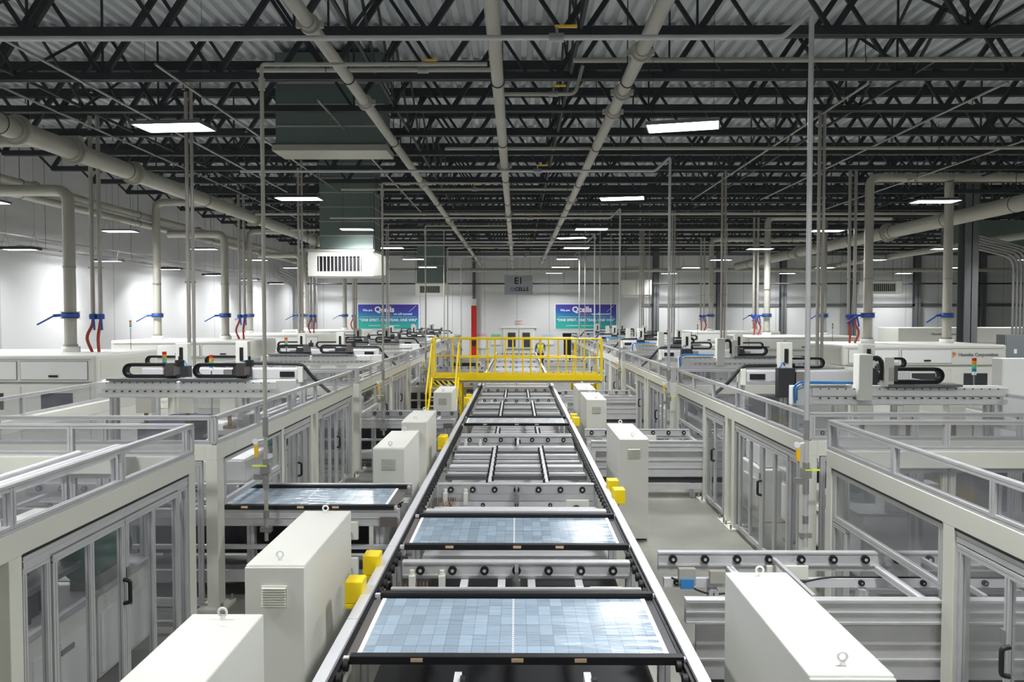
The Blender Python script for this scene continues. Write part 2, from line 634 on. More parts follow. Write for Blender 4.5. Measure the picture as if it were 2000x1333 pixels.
for i in range(20):
    yy = 9.0 + 2.0 * i
    lab = 'dark open-web steel roof joist crossing the hall, %s from the front' % ORD[i]
    off = 0.0
    if i == 0:
        j0.location = (0, yy, 7.0)
        j0['label'] = lab
        j0['group'] = 'roof joists'
    else:
        dup(j0, (0.35 * (i % 3), yy, 7.0) if False else (0, yy, 7.0), lab, 'roof joists')
# bridging lines between the joists
for i, X in enumerate((-8.4, -2.35, 0.9, 6.6, 13.4, 20.0)):
    b = MB()
    for k in range(20):
        ya = 9.0 + 2 * k
        b.bar((X, ya, 7.05), (X, ya + 2, 8.35), 0.04, 0.04)
        b.bar((X, ya, 8.35), (X, ya + 2, 7.05), 0.04, 0.04)
    b.bar((X, 9, 7.03), (X, 49, 7.03), 0.045, 0.045)
    tag(b.build('joist_bridging', 'joist'), 'dark cross bracing line running between the roof joists, %s from the side wall' % ORD[i], 'bracing', 'joist bracing lines')

# ------------------------------------------------------------------ roof pipes
def long_pipe(name, label, X, Z, r, y0, y1, ring_every, coup=(), m='pipe', endz=None):
    t = thing(name, label, 'pipe', (X, y0, Z))
    p = MB()
    p.path([(0, 0, 0), (0, y1 - y0, 0)], r, 16)
    p.build('pipe_run', m, t)
    k = 0
    y = y0 + 1.2
    while y < y1:
        h = MB().torus((0, y - y0, 0), r + 0.006, 0.008, 'y', 18, 5).tube((0, y - y0, r), (0, y - y0, 7.0 - Z + 0.6), 0.008, 5)
        h.build('pipe_hanger', 'dark', t)
        y += ring_every
    for c in coup:
        g = MB().tube((0, c - y0 - 0.12, 0), (0, c - y0 + 0.12, 0), r * 1.18, 16)
        g.tube((0, c - y0 - 0.03, 0), (0, c - y0 + 0.03, 0), r * 1.5, 16)
        for a in (-1, 1):
            g.cbox((a * r * 1.4, c - y0, 0), (0.08, 0.05, 0.07))
        g.build('pipe_coupling', m, t)
    return t
long_pipe('roof_pipe', 'grey roof pipe running down the hall nearest the air handlers, coupled joints', -2.13, 6.0, 0.072, 5.0, 47.0, 3.6, (8.0, 10.9, 17.5, 24.5, 33))
long_pipe('roof_pipe', 'grey roof pipe running down the middle to the hanging sign', -0.235, 5.9, 0.075, 5.0, 49.0, 3.4, (15.0, 22.0, 31))
long_pipe('roof_pipe', 'thick grey roof pipe with bulky flanged joint beside the lit lamp row', 1.44, 6.05, 0.082, 5.0, 48.0, 3.9, (9.0, 10.6, 11.6, 20.3, 30))
long_pipe('exhaust_main', 'very thick grey exhaust main pipe above the air-handler machines', -9.2, 6.42, 0.19, 8.0, 44.0, 4.5, (14.2, 16.0, 18.5, 27, 35), 'pipe')
long_pipe('exhaust_main', 'very thick beige exhaust main pipe behind the risers of the company-name machines', 13.2, 5.95, 0.22, 16.0, 46.2, 3.3, (19.5, 27.5, 36), 'pipe')
long_pipe('wall_pipe', 'upper of two pale pipes running beside the side wall', -12.4, 6.30, 0.11, 12.0, 49.0, 6.0, (19.8, 30), 'pipe')
long_pipe('wall_pipe', 'lower of two pale pipes running beside the side wall', -12.4, 6.02, 0.10, 12.0, 49.0, 6.0, (26.3,), 'pipe')
long_pipe('service_pipe', 'grey service pipe beyond the big beige exhaust main', 17.4, 5.75, 0.13, 20.0, 49.0, 5.0, (25,), 'pipe')

def run_x(label, x0, x1, Y, Z, r, valve=None, drop=None, name='sprinkler_pipe', m='pipe'):
    t = thing(name, label, 'pipe', (x0, Y, Z))
    p = MB()
    pts = [(0, 0, 0), (x1 - x0, 0, 0)]
    if drop:
        pts += [(x1 - x0 + drop[0], drop[1], drop[2])]
    p.path(pts, r, 10, 0.1)
    p.build('pipe_run', m, t)
    x = x0 + 1.0
    while x < x1 - 0.5:
        MB().torus((x - x0, 0, 0), r + 0.005, 0.006, 'x', 12, 4).tube((x - x0, 0, r), (x - x0, 0, 7.0 - Z), 0.006, 4).build('pipe_hanger', 'dark', t)
        x += 3.1
    if valve is not None:
        v = MB().tube((valve - x0 - 0.08, 0, 0), (valve - x0 + 0.08, 0, 0), r * 1.5, 12).tube((valve - x0, 0, 0), (valve - x0, 0, r + 0.1), 0.02, 8)
        v.build('valve_body', 'steel', t)
        MB().box(valve - x0 - 0.02, valve - x0 + 0.2, -0.02, 0.02, r + 0.09, r + 0.115).build('valve_handle', 'amber', t)
    return t
run_x('pipe crossing behind the front joist with a bend near the middle', 0.8, 14.0, 10.95, 6.6, 0.035, None)
run_x('short upper pipe over the air-handler aisle with yellow valve', -3.75, -0.3, 11.2, 6.55, 0.035, -1.35)
run_x('short pipe with a yellow valve handle between the roof pipes', -0.2, 0.95, 12.6, 6.6, 0.03, 0.6, (0.12, 0.0, 0.45))
run_x('thin grey pipe crossing under joists behind the lit lamps', -1.5, 12.0, 16.2, 6.5, 0.035)
run_x('pale pipe crossing with yellow valve beyond the duct', -5.0, 1.6, 22.0, 6.6, 0.035, -1.2)
run_x('long pale pipe crossing the whole hall past the second lamps', -10.0, 16.0, 26.5, 6.5, 0.05)
run_x('long thin pale pipe crossing before the third lamps', -10.0, 14.0, 30.5, 6.4, 0.04)
run_x('long pale pipe crossing two thirds down the hall', -8.0, 20.0, 36.0, 6.3, 0.045)
run_x('thick grey header pipe crossing just before the end wall', -13.0, 30.0, 46.5, 5.75, 0.12)
run_x('dark thin cable rail crossing just above the banners', -13.5, 34.0, 48.6, 5.02, 0.05, m='dark')
for i, (X, Z, y0, y1) in enumerate(((-7.15, 6.85, 9, 24), (-5.6, 6.9, 12, 30), (-8.9, 6.95, 10, 33), (-3.6, 6.9, 14, 30), (5.9, 6.9, 13, 26), (8.2, 6.9, 13, 26), (11.3, 6.9, 15, 30))):
    t = thing('branch_pipe', 'thin galvanised branch pipe running lengthwise under the joists, %s from the side wall' % ORD[i], 'pipe', (X, y0, Z), 'branch pipes')
    MB().path([(0, 0, 0), (0, y1 - y0, 0)], 0.022, 8).build('pipe_run', 'steel', t)
    y = 1.0
    while y < y1 - y0:
        MB().tube((0, y, -0.02), (0, y, -0.09), 0.012, 6).lathe([(0.03, 0), (0.03, 0.006)], (0, y, -0.1), 8).build('sprinkler_head', 'brass', t)
        y += 3.0

# ------------------------------------------------------------------ big duct and air handlers
t = thing('air_duct', 'wide dark green roof duct hanging above the louvred air handler', 'duct', (-3.9, 16.2, 0))
b = MB().box(-1.15, 1.12, 0, 0.8, 6.55, 8.5)
b.build('duct_body', 'duct', t)
MB().box(-1.22, 1.19, -0.06, 0.86, 6.45, 6.58).build('duct_flange', 'pipe', t, 0.01)
for k in range(3):
    MB().box(-1.17, 1.14, -0.02, 0.82, 6.95 + 0.45 * k, 6.98 + 0.45 * k).build('duct_seam', 'pipe', t)
t = thing('air_duct', 'tall green sheet metal duct dropping to the louvred air handler', 'duct', (-5.35, 24.2, 0))
MB().box(-0.84, 0.84, 0, 1.4, 5.10, 8.5).build('duct_body', 'duct', t)
for k in range(7):
    MB().box(-0.86, 0.86, -0.02, 1.42, 5.5 + 0.45 * k, 5.525 + 0.45 * k).build('duct_seam', 'pipe', t)

def air_unit(loc, s, label, rz=0):
    t = thing('air_handler', label, 'air unit', loc, None, rz)
    c = MB()
    # chamfered housing
    ring = [(-1.0, 0.15), (-0.9, 0), (0.9, 0), (1.05, 0.1), (1.05, 0.62), (0.9, 0.74), (-0.9, 0.74), (-1.0, 0.6)]
    ring = [(a * s, b * s) for a, b in ring]
    c.box(-0.95 * s, 0.95 * s, 0.05, 1.2 * s, 0.0, 0.72 * s)
    c.box(-0.95 * s, -0.68 * s, -0.02, 0.06, 0, 0.72 * s).box(0.62 * s, 0.95 * s, -0.02, 0.06, 0, 0.72 * s)
    c.box(-0.68 * s, 0.62 * s, -0.02, 0.06, 0, 0.14 * s).box(-0.68 * s, 0.62 * s, -0.02, 0.06, 0.58 * s, 0.72 * s)
    c.raw([(0.95 * s, -0.02, 0), (1.25 * s, 0.45 * s, 0.06 * s), (1.25 * s, 0.45 * s, 0.6 * s), (0.95 * s, -0.02, 0.72 * s), (0.95 * s, 1.2 * s, 0), (0.95 * s, 1.2 * s, 0.72 * s)],
          [(0, 1, 2, 3), (1, 4, 5, 2), (0, 4, 1), (3, 2, 5)])
    c.build('housing', 'cabinet', t, 0.01)
    MB().box(-0.68 * s, 0.62 * s, 0.02, 0.045, 0.14 * s, 0.58 * s).build('grille_back', 'black', t)
    l = MB()
    for k in range(12):
        x = (-0.62 + 1.2 * k / 11) * s
        l.box(x - 0.008 * s, x + 0.008 * s, -0.015, 0.03, 0.14 * s, 0.58 * s)
    l.build('louvre', 'cabinet', t)
    MB().box(-1.0 * s, 1.0 * s, -0.04, 1.22 * s, 0.72 * s, 0.78 * s).build('top_flange', 'pipe', t)
    h = MB()
    for sx in (-1, 1):
        for yy in (0.1, 1.1 * s):
            h.tube((sx * 0.98 * s, yy, 0.74 * s), (sx * 0.98 * s, yy, 7.0 - loc[2]), 0.01, 5)
    h.build('hanger_rod', 'dark', t)
    return t
air_unit((-5.5, 24.0, 4.23), 1.07, 'white louvred air handler hanging under the tall green duct')
air_unit((-5.0, 44.6, 4.2), 0.9, 'small louvred air handler hanging beside the end wall banner')
air_unit((21.0, 44.0, 4.25), 1.0, 'louvred air handler hanging beyond the company-name machines')
t = thing('air_duct', 'grey duct box above the small far air handler', 'duct', (-5.0, 44.8, 4.90))
MB().box(-0.8, 0.8, 0, 1.2, 0, 3.6).build('duct_body', 'duct', t)
MB().box(-0.83, 0.83, -0.03, 1.23, 1.0, 1.04).build('duct_seam', 'pipe', t)
t = thing('wall_heater', 'pale box unit hanging at the end wall beside the banner', 'air unit', (7.5, 48.2, 4.15))
MB().box(-0.95, 0.95, 0, 1.0, 0.15, 1.1).box(-0.8, 0.8, 0.05, 0.95, 0, 0.16).build('housing', 'cabinet', t, 0.02)
MB().box(-0.01, 0.01, -0.01, 0.0, 0.15, 1.1).build('panel_seam', 'ink_grey', t)
MB().tube((-0.6, 0.5, 1.1), (-0.6, 0.5, 2.9), 0.03).tube((0.6, 0.5, 1.1), (0.6, 0.5, 2.9), 0.03).box(-0.7, 0.7, 0.45, 0.55, 1.9, 1.96).build('support_rod', 'pipe', t)
t = thing('air_duct', 'dark ceiling duct beyond the company-name machines', 'duct', (19.7, 31.6, 5.4))
MB().box(-1.6, 1.4, 0, 1.4, 0.4, 1.5).build('duct_body', 'duct', t)
MB().box(-1.63, 1.43, -0.03, 1.43, 0.36, 0.42).build('duct_flange', 'dark', t)

# ------------------------------------------------------------------ columns
def column(X, Y, label, w_=0.36, m='column_grey', ztop=8.5):
    t = thing('steel_column', label, 'column', (X, Y, 0))
    h = w_ / 2
    MB().box(-h, h, -h, -h + 0.03, 0, ztop).box(-h, h, h - 0.03, h, 0, ztop).box(-0.015, 0.015, -h, h, 0, ztop).build('column_shaft', m, t)
    MB().box(-h - 0.08, h + 0.08, -h - 0.08, h + 0.08, 0, 0.03).build('base_plate', 'dark', t)
    return t
column(14.95, 25.6, 'broad dark grey steel column standing behind the company-name machine', 0.44)
for i, X in enumerate((9.0, 13.1, 17.2, 21.7, 25.8, 30.0)):
    column(X, 49.75, 'dark grey steel column against the end wall, %s from the banner' % ORD[i])
column(-2.75, 49.7, 'grey steel column at the end wall behind the red casing', 0.2)
t = thing('fire_riser', 'red fire riser casing standing on the floor at the end wall', 'pipe', (-2.55, 46.0, 0))
MB().box(-0.16, 0.16, -0.16, 0.16, 0.4, 3.6).build('riser_casing', 'red', t, 0.01)
MB().box(-0.13, 0.13, -0.13, 0.13, 3.6, 4.0).build('riser_head', 'white_paint', t)
MB().box(-0.12, 0.12, -0.2, -0.16, 1.2, 1.5).tube((-0.05, -0.2, 1.35), (-0.05, -0.26, 1.35), 0.05).build('hose_valve', 'dark', t)
MB().box(-0.2, 0.2, -0.2, 0.2, 0, 0.4).build('riser_foot', 'red', t)

# ------------------------------------------------------------------ doors and wall things at the far end
dr = MB().box(-1.0, 1.0, -0.08, 0, 2.1, 2.2).box(-1.0, -0.92, -0.08, 0, 0, 2.1).box(0.92, 1.0, -0.08, 0, 0, 2.1).box(-1.15, 1.15, -0.14, 0, 2.2, 2.28)
door = dr.build('door_1', 'white_paint')
door.location = (0.15, YF, 0)
structure(door)
for sx in (-1, 1):
    lf = MB().box(sx * 0.01, sx * 0.92, -0.06, -0.02, 0.02, 2.1).build('door_leaf', 'cabinet', door)
    MB().box(sx * 0.22, sx * 0.72, -0.07, -0.055, 0.95, 1.9).build('window_pane', 'glass_dark', lf)
    MB().box(sx * 0.08, sx * 0.85, -0.12, -0.08, 0.80, 0.87).build('push_bar', 'steel', lf)
MB().box(-0.012, 0.012, -0.07, -0.02, 0, 2.1).build('center_mullion', 'black', door)
for (x, z, w_, h_, m1, lab, m2) in ((-2.35, 1.35, 0.75, 0.95, 'poster_pink', 'pink headed notice board on the end wall beside the red riser', 'paper'),
                                    (-1.35, 1.45, 0.6, 0.7, 'poster_green', 'green headed notice board on the end wall beside the doors', 'paper'),
                                    (2.0, 1.45, 0.75, 0.7, 'poster_blue', 'pale blue notice board on the end wall beyond the doors', 'paper')):
    t = thing('notice_board', lab, 'notice board', (x, YF - 0.06, z))
    MB().box(-w_ / 2, w_ / 2, 0, 0.03, -h_ / 2, h_ / 2).build('board', m2, t)
    MB().box(-w_ / 2, w_ / 2, -0.01, 0, h_ / 2 - 0.18, h_ / 2).build('header_strip', m1, t)
t = thing('exit_sign', 'small white exit sign with red lettering above the doors', 'sign', (0.2, YF - 0.08, 2.62))
MB().box(-0.25, 0.25, 0, 0.08, -0.13, 0.13).build('sign_plate', 'white_paint', t)
text('EXIT', 0.2, (0, -0.006, 0), 'ink_red', t, bold=0.004)

def banner(X, lab, Z=2.15):
    t = thing('wall_banner', lab, 'banner', (X, YF - 0.03, Z))
    MB().box(-1.97, 1.97, -0.01, 0.02, 0, 1.58).build('banner_sheet', 'banner', t)
    MB().box(-2.02, 2.02, 0.0, 0.025, -0.05, 1.63).build('banner_border', 'ink_white', t)
    y = -0.018
    text('We are', 0.2, (-1.35, y, 1.2), 'ink_white', t, bold=0.006)
    text('Qcells', 0.50, (-0.25, y, 1.24), 'ink_white', t, bold=0.016)
    text('Together', 0.19, (-0.1, y, 0.96), 'ink_red', t, bold=0.004)
    text('we will succeed', 0.19, (0.95, y, 0.96), 'ink_white', t, bold=0.004)
    MB().box(-1.8, 1.8, y, y + 0.005, 0.76, 0.772).build('rule_line', 'ink_white', t)
    text('“ONE SPIRIT, ONE TEAM, ONE WIN”', 0.232, (0, y, 0.56), 'ink_white', t, bold=0.006)
    MB().box(-1.3, -0.5, y, y + 0.005, 0.19, 0.22).box(-0.3, 0.75, y, y + 0.005, 0.19, 0.22).build('small_print', 'ink_white', t)
    s = MB()
    s.bar((1.35, y + 0.002, 1.1), (1.8, y + 0.002, 1.5), 0.004, 0.03, up=(0, 0, 1))
    s.build('slash_mark', 'poster_blue', t)
    return t
banner(-8.35, 'blue and teal slogan banner on the end wall, partly hidden behind the exhaust pipes')
banner(4.5, 'blue and teal slogan banner on the end wall beside the doors, nearly unobstructed')

t = thing('hanging_sign', 'shade-greyed hanging E1 sign at the far end of the middle roof pipe', 'sign', (0.10, 40.0, 4.1))
MB().box(-0.73, 0.73, 0, 0.04, 0, 1.0).build('sign_plate', 'sign_shaded', t)
text('E1', 0.46, (0, -0.006, 0.70), 'ink_black', t, bold=0.012)
text('CELLS', 0.27, (0.16, -0.006, 0.27), 'ink_black', t, bold=0.008)
q = MB().torus((-0.33, -0.006, 0.27), 0.085, 0.018, 'y', 18, 6)
q.bar((-0.29, -0.006, 0.23), (-0.22, -0.006, 0.17), 0.01, 0.03)
q.build('logo_mark', 'blue_hose', t)
MB().tube((-0.6, 0.02, 1.0), (-0.6, 0.02, 4.5), 0.006, 5).tube((0.6, 0.02, 1.0), (0.6, 0.02, 4.5), 0.006, 5).build('hanging_wire', 'black', t)

t = thing('display_board', 'tall black display screen standing near the end wall below the banner', 'screen', (3.05, 44.0, 0))
MB().box(-0.35, 0.35, -0.04, 0.04, 0.75, 1.72).build('screen_panel', 'screen', t)
MB().box(-0.42, 0.42, -0.05, 0.05, 1.78, 2.0).build('header_panel', 'screen', t)
MB().box(-0.3, 0.3, -0.25, 0.25, 0, 0.06).box(-0.05, 0.05, -0.03, 0.03, 0.06, 1.8).build('stand', 'black', t)

# ------------------------------------------------------------------ laminator machines along both sides
def machine(s, with_text):
    """front plane at y=0, inner side at x=0, reaching outwards (s) 4.5 m, 2.7 m deep"""
    t = thing('laminator', '', 'machine')
    X = lambda u: s * u
    MB().box(X(0), X(4.5), 0, 2.7, 1.62, 2.2).build('hood', 'machine', t, 0.05)
    MB().box(X(0.03), X(4.47), 0.03, 2.67, 0.0, 1.62).build('base', 'machine', t, 0.02)
    MB().box(X(0.1), X(4.4), -0.008, 0.0, 1.635, 1.645).box(X(0.1), X(4.4), -0.008, 0.0, 2.10, 2.107).build('panel_seam', 'ink_grey', t)
    for k in range(2):
        u0 = 0.12 + 1.45 * k + 0.06
        MB().box(X(u0 - 0.012), X(u0 + 1.372), -0.006, 0.0, 1.688, 2.072).build('panel_gap', 'ink_grey', t)
        p = MB().box(X(u0), X(u0 + 1.36), -0.02, 0.0, 1.70, 2.06).build('access_panel', 'white_paint', t, 0.006)
        MB().box(X(u0 + 0.6), X(u0 + 0.78), -0.045, -0.02, 1.75, 1.79).build('panel_handle', 'black', p)
    for k in range(3):
        u0 = 0.15 + 1.42 * k
        p = MB().box(X(u0), X(u0 + 1.34), 0.012, 0.03, 0.25, 1.56).build('lower_panel', 'machine', t, 0.006)
        MB().box(X(u0 + 0.35), X(u0 + 1.0), 0.004, 0.013, 1.08, 1.42).build('window_pane', 'glass_dark', p, 0.0)
    for k in range(2):
        MB().lathe([(0.19, 0), (0.19, 0.12), (0.17, 0.12)], (X(1.3 + 2.3 * k), 1.35, 2.2), 20).build('exhaust_collar', 'machine', t)
    MB().box(X(-0.006), X(0.0), 0.15, 2.5, 1.72, 2.08).build('side_panel', 'beige', t)
    if with_text:
        text('Hanwha Corporation', 0.125, (X(3.72), -0.008, 1.93), 'ink_grey', t, bold=0.003)
        MB().torus((X(3.02), -0.004, 1.93), 0.055, 0.012, 'y', 16, 5).torus((X(3.07), -0.004, 1.95), 0.04, 0.009, 'y', 16, 5).build('logo_mark', 'ink_orange', t)
    return t
mL, mR = machine(-1, False), machine(1, True)
for i in range(4):
    y = 15.55 + 9.03 * i
    lab = 'long cream laminator machine with rounded hood on the %s, %s back' % (AIR, ORD[i])
    if i == 0:
        mL.location = (-8.55, y, 0); mL['label'] = lab; mL['group'] = 'laminators'
    else:
        dup(mL, (-8.55, y, 0), lab, 'laminators')
for i in range(3):
    y = 21.1 + 9.03 * i
    lab = 'long cream laminator machine marked with the maker name, %s back' % ORD[i]
    if i == 0:
        mR.location = (8.93, y, 0); mR['label'] = lab; mR['group'] = 'laminators'
    else:
        dup(mR, (8.93, y, 0), lab, 'laminators')

# risers with blue butterfly valves
def riser(s, ztop, reach):
    pts_top = [(s * reach, 0, ztop)] if reach else []
    t = thing('exhaust_riser', '', 'pipe')
    p = MB().path([(0, 0, 2.32), (0, 0, ztop)] + pts_top, 0.125, 16, 0.28)
    p.build('pipe_run', 'pipe', t)
    MB().lathe([(0.15, 0), (0.15, 0.05)], (0, 0, 2.32), 18).build('pipe_clamp', 'steel', t)
    MB().lathe([(0.14, 0), (0.14, 0.04)], (0, 0, 4.05), 18).build('pipe_clamp', 'steel', t)
    v = MB().lathe([(0.16, 0), (0.19, 0.02), (0.19, 0.10), (0.16, 0.12)], (0, 0, 2.95), 18).build('butterfly_valve', 'blue', t)
    MB().tube((-0.17 , 0, 3.01), (-0.34, -0.06, 3.0), 0.035, 8).bar((-0.32, -0.06, 3.0), (-0.66, -0.12, 2.8), 0.05, 0.03).build('valve_lever', 'blue', v)
    MB().lathe([(0.2, 0), (0.2, 0.02)], (0, 0, 2.93), 18).lathe([(0.2, 0), (0.2, 0.02)], (0, 0, 3.07), 18).build('valve_flange', 'steel', t)
    return t

def hose_pair(s):
    t = thing('coolant_drop', '', 'pipe')
    for k in (0, 1):
        x = s * 0.17 * k
        p = MB().path([(x, 0, 3.0), (x, 0, 7.4)], 0.045, 10).build('drop_pipe', 'stainless', t)
        v = MB().lathe([(0.07, 0), (0.08, 0.02), (0.08, 0.1), (0.07, 0.12)], (x, 0, 2.92), 12).build('ball_valve', 'blue', t)
        MB().bar((x + 0.05, -0.08, 2.98), (x + 0.09, -0.12, 2.68), 0.04, 0.02).build('valve_lever', 'blue', v)
        h = MB().path([(x, 0, 2.92), (x - s * 0.01, -0.02, 2.78), (x - s * (0.14 if k == 0 else 0.04), -0.06, 2.52), (x + s * (0.0 if k == 0 else -0.02), -0.06, 2.20)], 0.034, 8, 0.2)
        h.build('red_hose', 'hose_red', t)
    MB().box(min(0, s * 0.17) - 0.08, max(0, s * 0.17) + 0.08, -0.02, 0.02, 4.05, 4.08).build('pipe_clamp', 'steel', t)
    return t
rL, rL2, rR, rR2, hL, hR = riser(-1, 5.75, 1.9), riser(1, 6.82, 2.6), riser(1, 7.0, 5.0), riser(1, 6.86, 0), hose_pair(1), hose_pair(-1)
fl = {}
def place(proto, key, loc, lab, group):
    if key not in fl:
        fl[key] = 1
        proto.location = loc; proto['label'] = lab; proto['group'] = group
        return proto
    return dup(proto, loc, lab, group)
for i in range(4):
    y = 15.55 + 9.03 * i + 1.35
    for k, X in enumerate((-9.85, -12.15)):
        place((rL, rL2)[k], 'rL%d' % k, (X, y, 0), 'grey exhaust riser with blue valve, %s of the %s laminator on the %s' % (('inner', 'outer')[k], ORD[i], AIR), 'exhaust risers')
    place(hL, 'hL', (-9.40, y + 0.1, 0), 'pair of steel drop pipes with red hoses into the %s laminator on the %s' % (ORD[i], AIR), 'coolant drops')
for i in range(3):
    y = 21.1 + 9.03 * i + 1.35
    for k, X in enumerate((10.23, 12.53)):
        place((rR, rR2)[k], 'rR%d' % k, (X, y, 0), 'grey exhaust riser with blue valve, %s of the %s laminator on the %s' % (('inner', 'outer')[k], ORD[i], LOGO), 'exhaust risers')
    place(hR, 'hR', (9.88, y + 0.1, 0), 'pair of steel drop pipes with red hoses into the %s laminator on the %s' % (ORD[i], LOGO), 'coolant drops')

# pairs of plain drop pipes into the gantries
pp = thing('drop_pipe_pair', '', 'pipe')
MB().tube((0, 0, 0), (0, 0, 5.0), 0.035, 10).build('tall_pipe', 'stainless', pp)
MB().tube((0.09, 0, 0), (0.09, 0, 5.2), 0.03, 10).build('tall_pipe', 'stainless', pp)
MB().box(-0.06, 0.14, -0.02, 0.02, 1.6, 1.63).build('pipe_clamp', 'steel', pp)
for s, X, y0, n in ((-1, -5.9, 13.8, 4), (1, 5.86, 15.0, 4)):
    for i in range(n):
        place(pp, 'pp', (X, y0 + 7.03 * i, 1.99), 'pair of steel drop pipes ending at the %s gantry of the %s' % (ORD[i + 1], SIDE[s]), 'gantry drop pipes')

# ------------------------------------------------------------------ clear-walled enclosures
def enclosure(s, secs, posts, opening):
    """inner wall in the plane x=0, running y 0..6.5, reaching outwards (s) 3.4 m"""
    t = thing('machine_enclosure', '', 'enclosure')
    L, U = 6.5, 3.4
    X = lambda u: s * u
    ZB0, ZB1, ZT_ = 1.53, 1.69, 1.985
    # beams
    for (a, b) in (((0.06, 0.0), (0.06, L)), ((U - 0.06, 0.0), (U - 0.06, L))):
        MB().box(X(a[0] - 0.06), X(a[0] + 0.06), a[1], b[1], ZB0, ZB1).build('header_beam', 'beige', t, 0.004)
    for yy in (0.06, L - 0.06):
        MB().box(X(0.12), X(U - 0.12), yy - 0.06, yy + 0.06, ZB0, ZB1).build('header_beam', 'beige', t, 0.004)
    # posts
    def post(u, y0, y1):
        p = MB().box(X(u - 0.06), X(u + 0.06), y0, y1, 0.03, ZB0).build('post', 'beige', t, 0.004)
        MB().box(X(u - 0.14), X(u + 0.14), y0 - 0.08, y1 + 0.08, 0.0, 0.03).build('foot_plate', 'beige', p)
        MB().tube((X(u - 0.11), y0 - 0.05, 0.03), (X(u - 0.11), y0 - 0.05, 0.09), 0.015, 6).tube((X(u - 0.11), y1 + 0.05, 0.03), (X(u - 0.11), y1 + 0.05, 0.09), 0.015, 6).build('anchor_bolt', 'steel', p)
    for (y0, y1) in posts:
        post(0.06, y0, y1)
    post(U - 0.06, 0, 0.13)
    post(U - 0.06, L - 0.13, L)
    # upper guard
    def guard(p0, p1, n_):
        """aluminium frame with n_ clear panes from p0 to p1 (u, y)"""
        a, b = Vector((X(p0[0]), p0[1], 0)), Vector((X(p1[0]), p1[1], 0))
        z0, z1 = ZB1 + 0.022, ZT_ - 0.022
        f = MB().prof(a + Vector((0, 0, z0)), b + Vector((0, 0, z0)), 0.045, 0.044).prof(a + Vector((0, 0, z1)), b + Vector((0, 0, z1)), 0.045, 0.044)
        e = (b - a) / n_
        dirn = (b - a).normalized()
        for k in range(n_ + 1):
            q = a + e * k
            if k == 0: q = q + dirn * 0.022
            if k == n_: q = q - dirn * 0.022
            f.prof(q + Vector((0, 0, z0)), q + Vector((0, 0, z1)), 0.05, 0.05)
        fr = f.build('guard_frame', 'alu', t)
        for k in range(n_):
            q0, q1 = a + e * k + dirn * 0.03, a + e * (k + 1) - dirn * 0.03
            MB().bar(q0 + Vector((0, 0, (z0 + z1) / 2)), q1 + Vector((0, 0, (z0 + z1) / 2)), 0.006, z1 - z0 - 0.03).build('clear_pane', 'plexi', fr)
    guard((0.03, 0.0), (0.03, L), 5)
    guard((U - 0.03, 0.0), (U - 0.03, L), 3)
    guard((0.05, 0.03), (U - 0.05, 0.03), 3)
    guard((0.05, L - 0.03), (U - 0.05, L - 0.03), 3)
    # framed panes
    def framed(name, u, y0, y1, z0, z1, mull=(), handle=None, w_=0.05, vert=True):
        f = MB()
        x = X(u)
        f.prof((x, y0, z0 + w_ / 2), (x, y1, z0 + w_ / 2), 0.04, w_).prof((x, y0, z1 - w_ / 2), (x, y1, z1 - w_ / 2), 0.04, w_)
        ys = [y0 + w_ / 2] + list(mull) + [y1 - w_ / 2]
        for yy in ys:
            f.prof((x, yy, z0 + w_), (x, yy, z1 - w_), 0.04, w_, up=(0, 1, 0))
        d_ = f.build(name, 'alu', t)
        for k in range(len(ys) - 1):
            MB().box(x - 0.003, x + 0.003, ys[k] + w_ / 2, ys[k + 1] - w_ / 2, z0 + w_, z1 - w_).build('clear_pane', 'plexi', d_)
        if handle is not None:
            hx = x - s * 0.07
            MB().path([(x - s * 0.02, handle, 0.965), (hx, handle, 0.955), (hx, handle, 0.79), (x - s * 0.02, handle, 0.78)], 0.016, 8, 0.02).build('door_handle', 'black', d_)
            MB().cbox((x, handle + 0.07, 1.0), (0.05, 0.05, 0.09)).build('door_lock', 'steel', d_)
        return d_
    for typ, y0, y1 in secs:
        MB().box(X(-0.004), X(0.0), y0 - 0.01, y1 + 0.01, ZB0 - 0.012, ZB0 + 0.006).build('seal_strip', 'black', t)
        if typ == 'doors':
            # fixed narrow side lights and a wide lintel, two doors of two panes
            framed('side_light', 0.03, y0, y0 + 0.28, 0.06, ZB0 - 0.09, w_=0.04)
            framed('side_light', 0.03, y1 - 0.2, y1, 0.06, ZB0 - 0.09, w_=0.04)
            MB().prof((X(0.03), y0, ZB0 - 0.045), (X(0.03), y1, ZB0 - 0.045), 0.05, 0.085).build('door_lintel', 'alu', t)
            ym = (y0 + 0.28 + y1 - 0.2) / 2
            framed('door', 0.02, y0 + 0.29, ym - 0.005, 0.08, ZB0 - 0.1, mull=((y0 + 0.29 + ym) / 2,), handle=ym - 0.04)
            framed('door', 0.02, ym + 0.005, y1 - 0.21, 0.08, ZB0 - 0.1, mull=((y1 - 0.21 + ym) / 2,))
        elif typ == 'door':
            MB().prof((X(0.03), y0, ZB0 - 0.045), (X(0.03), y1, ZB0 - 0.045), 0.05, 0.085).build('door_lintel', 'alu', t)
            framed('door', 0.02, y0 + 0.02, y1 - 0.02, 0.08, ZB0 - 0.1, mull=((y0 + y1) / 2,), handle=(y0 + y1) / 2 - 0.04)
        elif typ == 'window':
            framed('window', 0.03, y0, y1, 1.03, ZB0, w_=0.055)
            ya, yb = opening
            if ya - y0 > 0.14:
                framed('side_light', 0.03, y0, ya, 0.06, 1.02, w_=0.04)
            if y1 - yb > 0.14:
                framed('side_light', 0.03, yb, y1, 0.06, 1.02, w_=0.04)
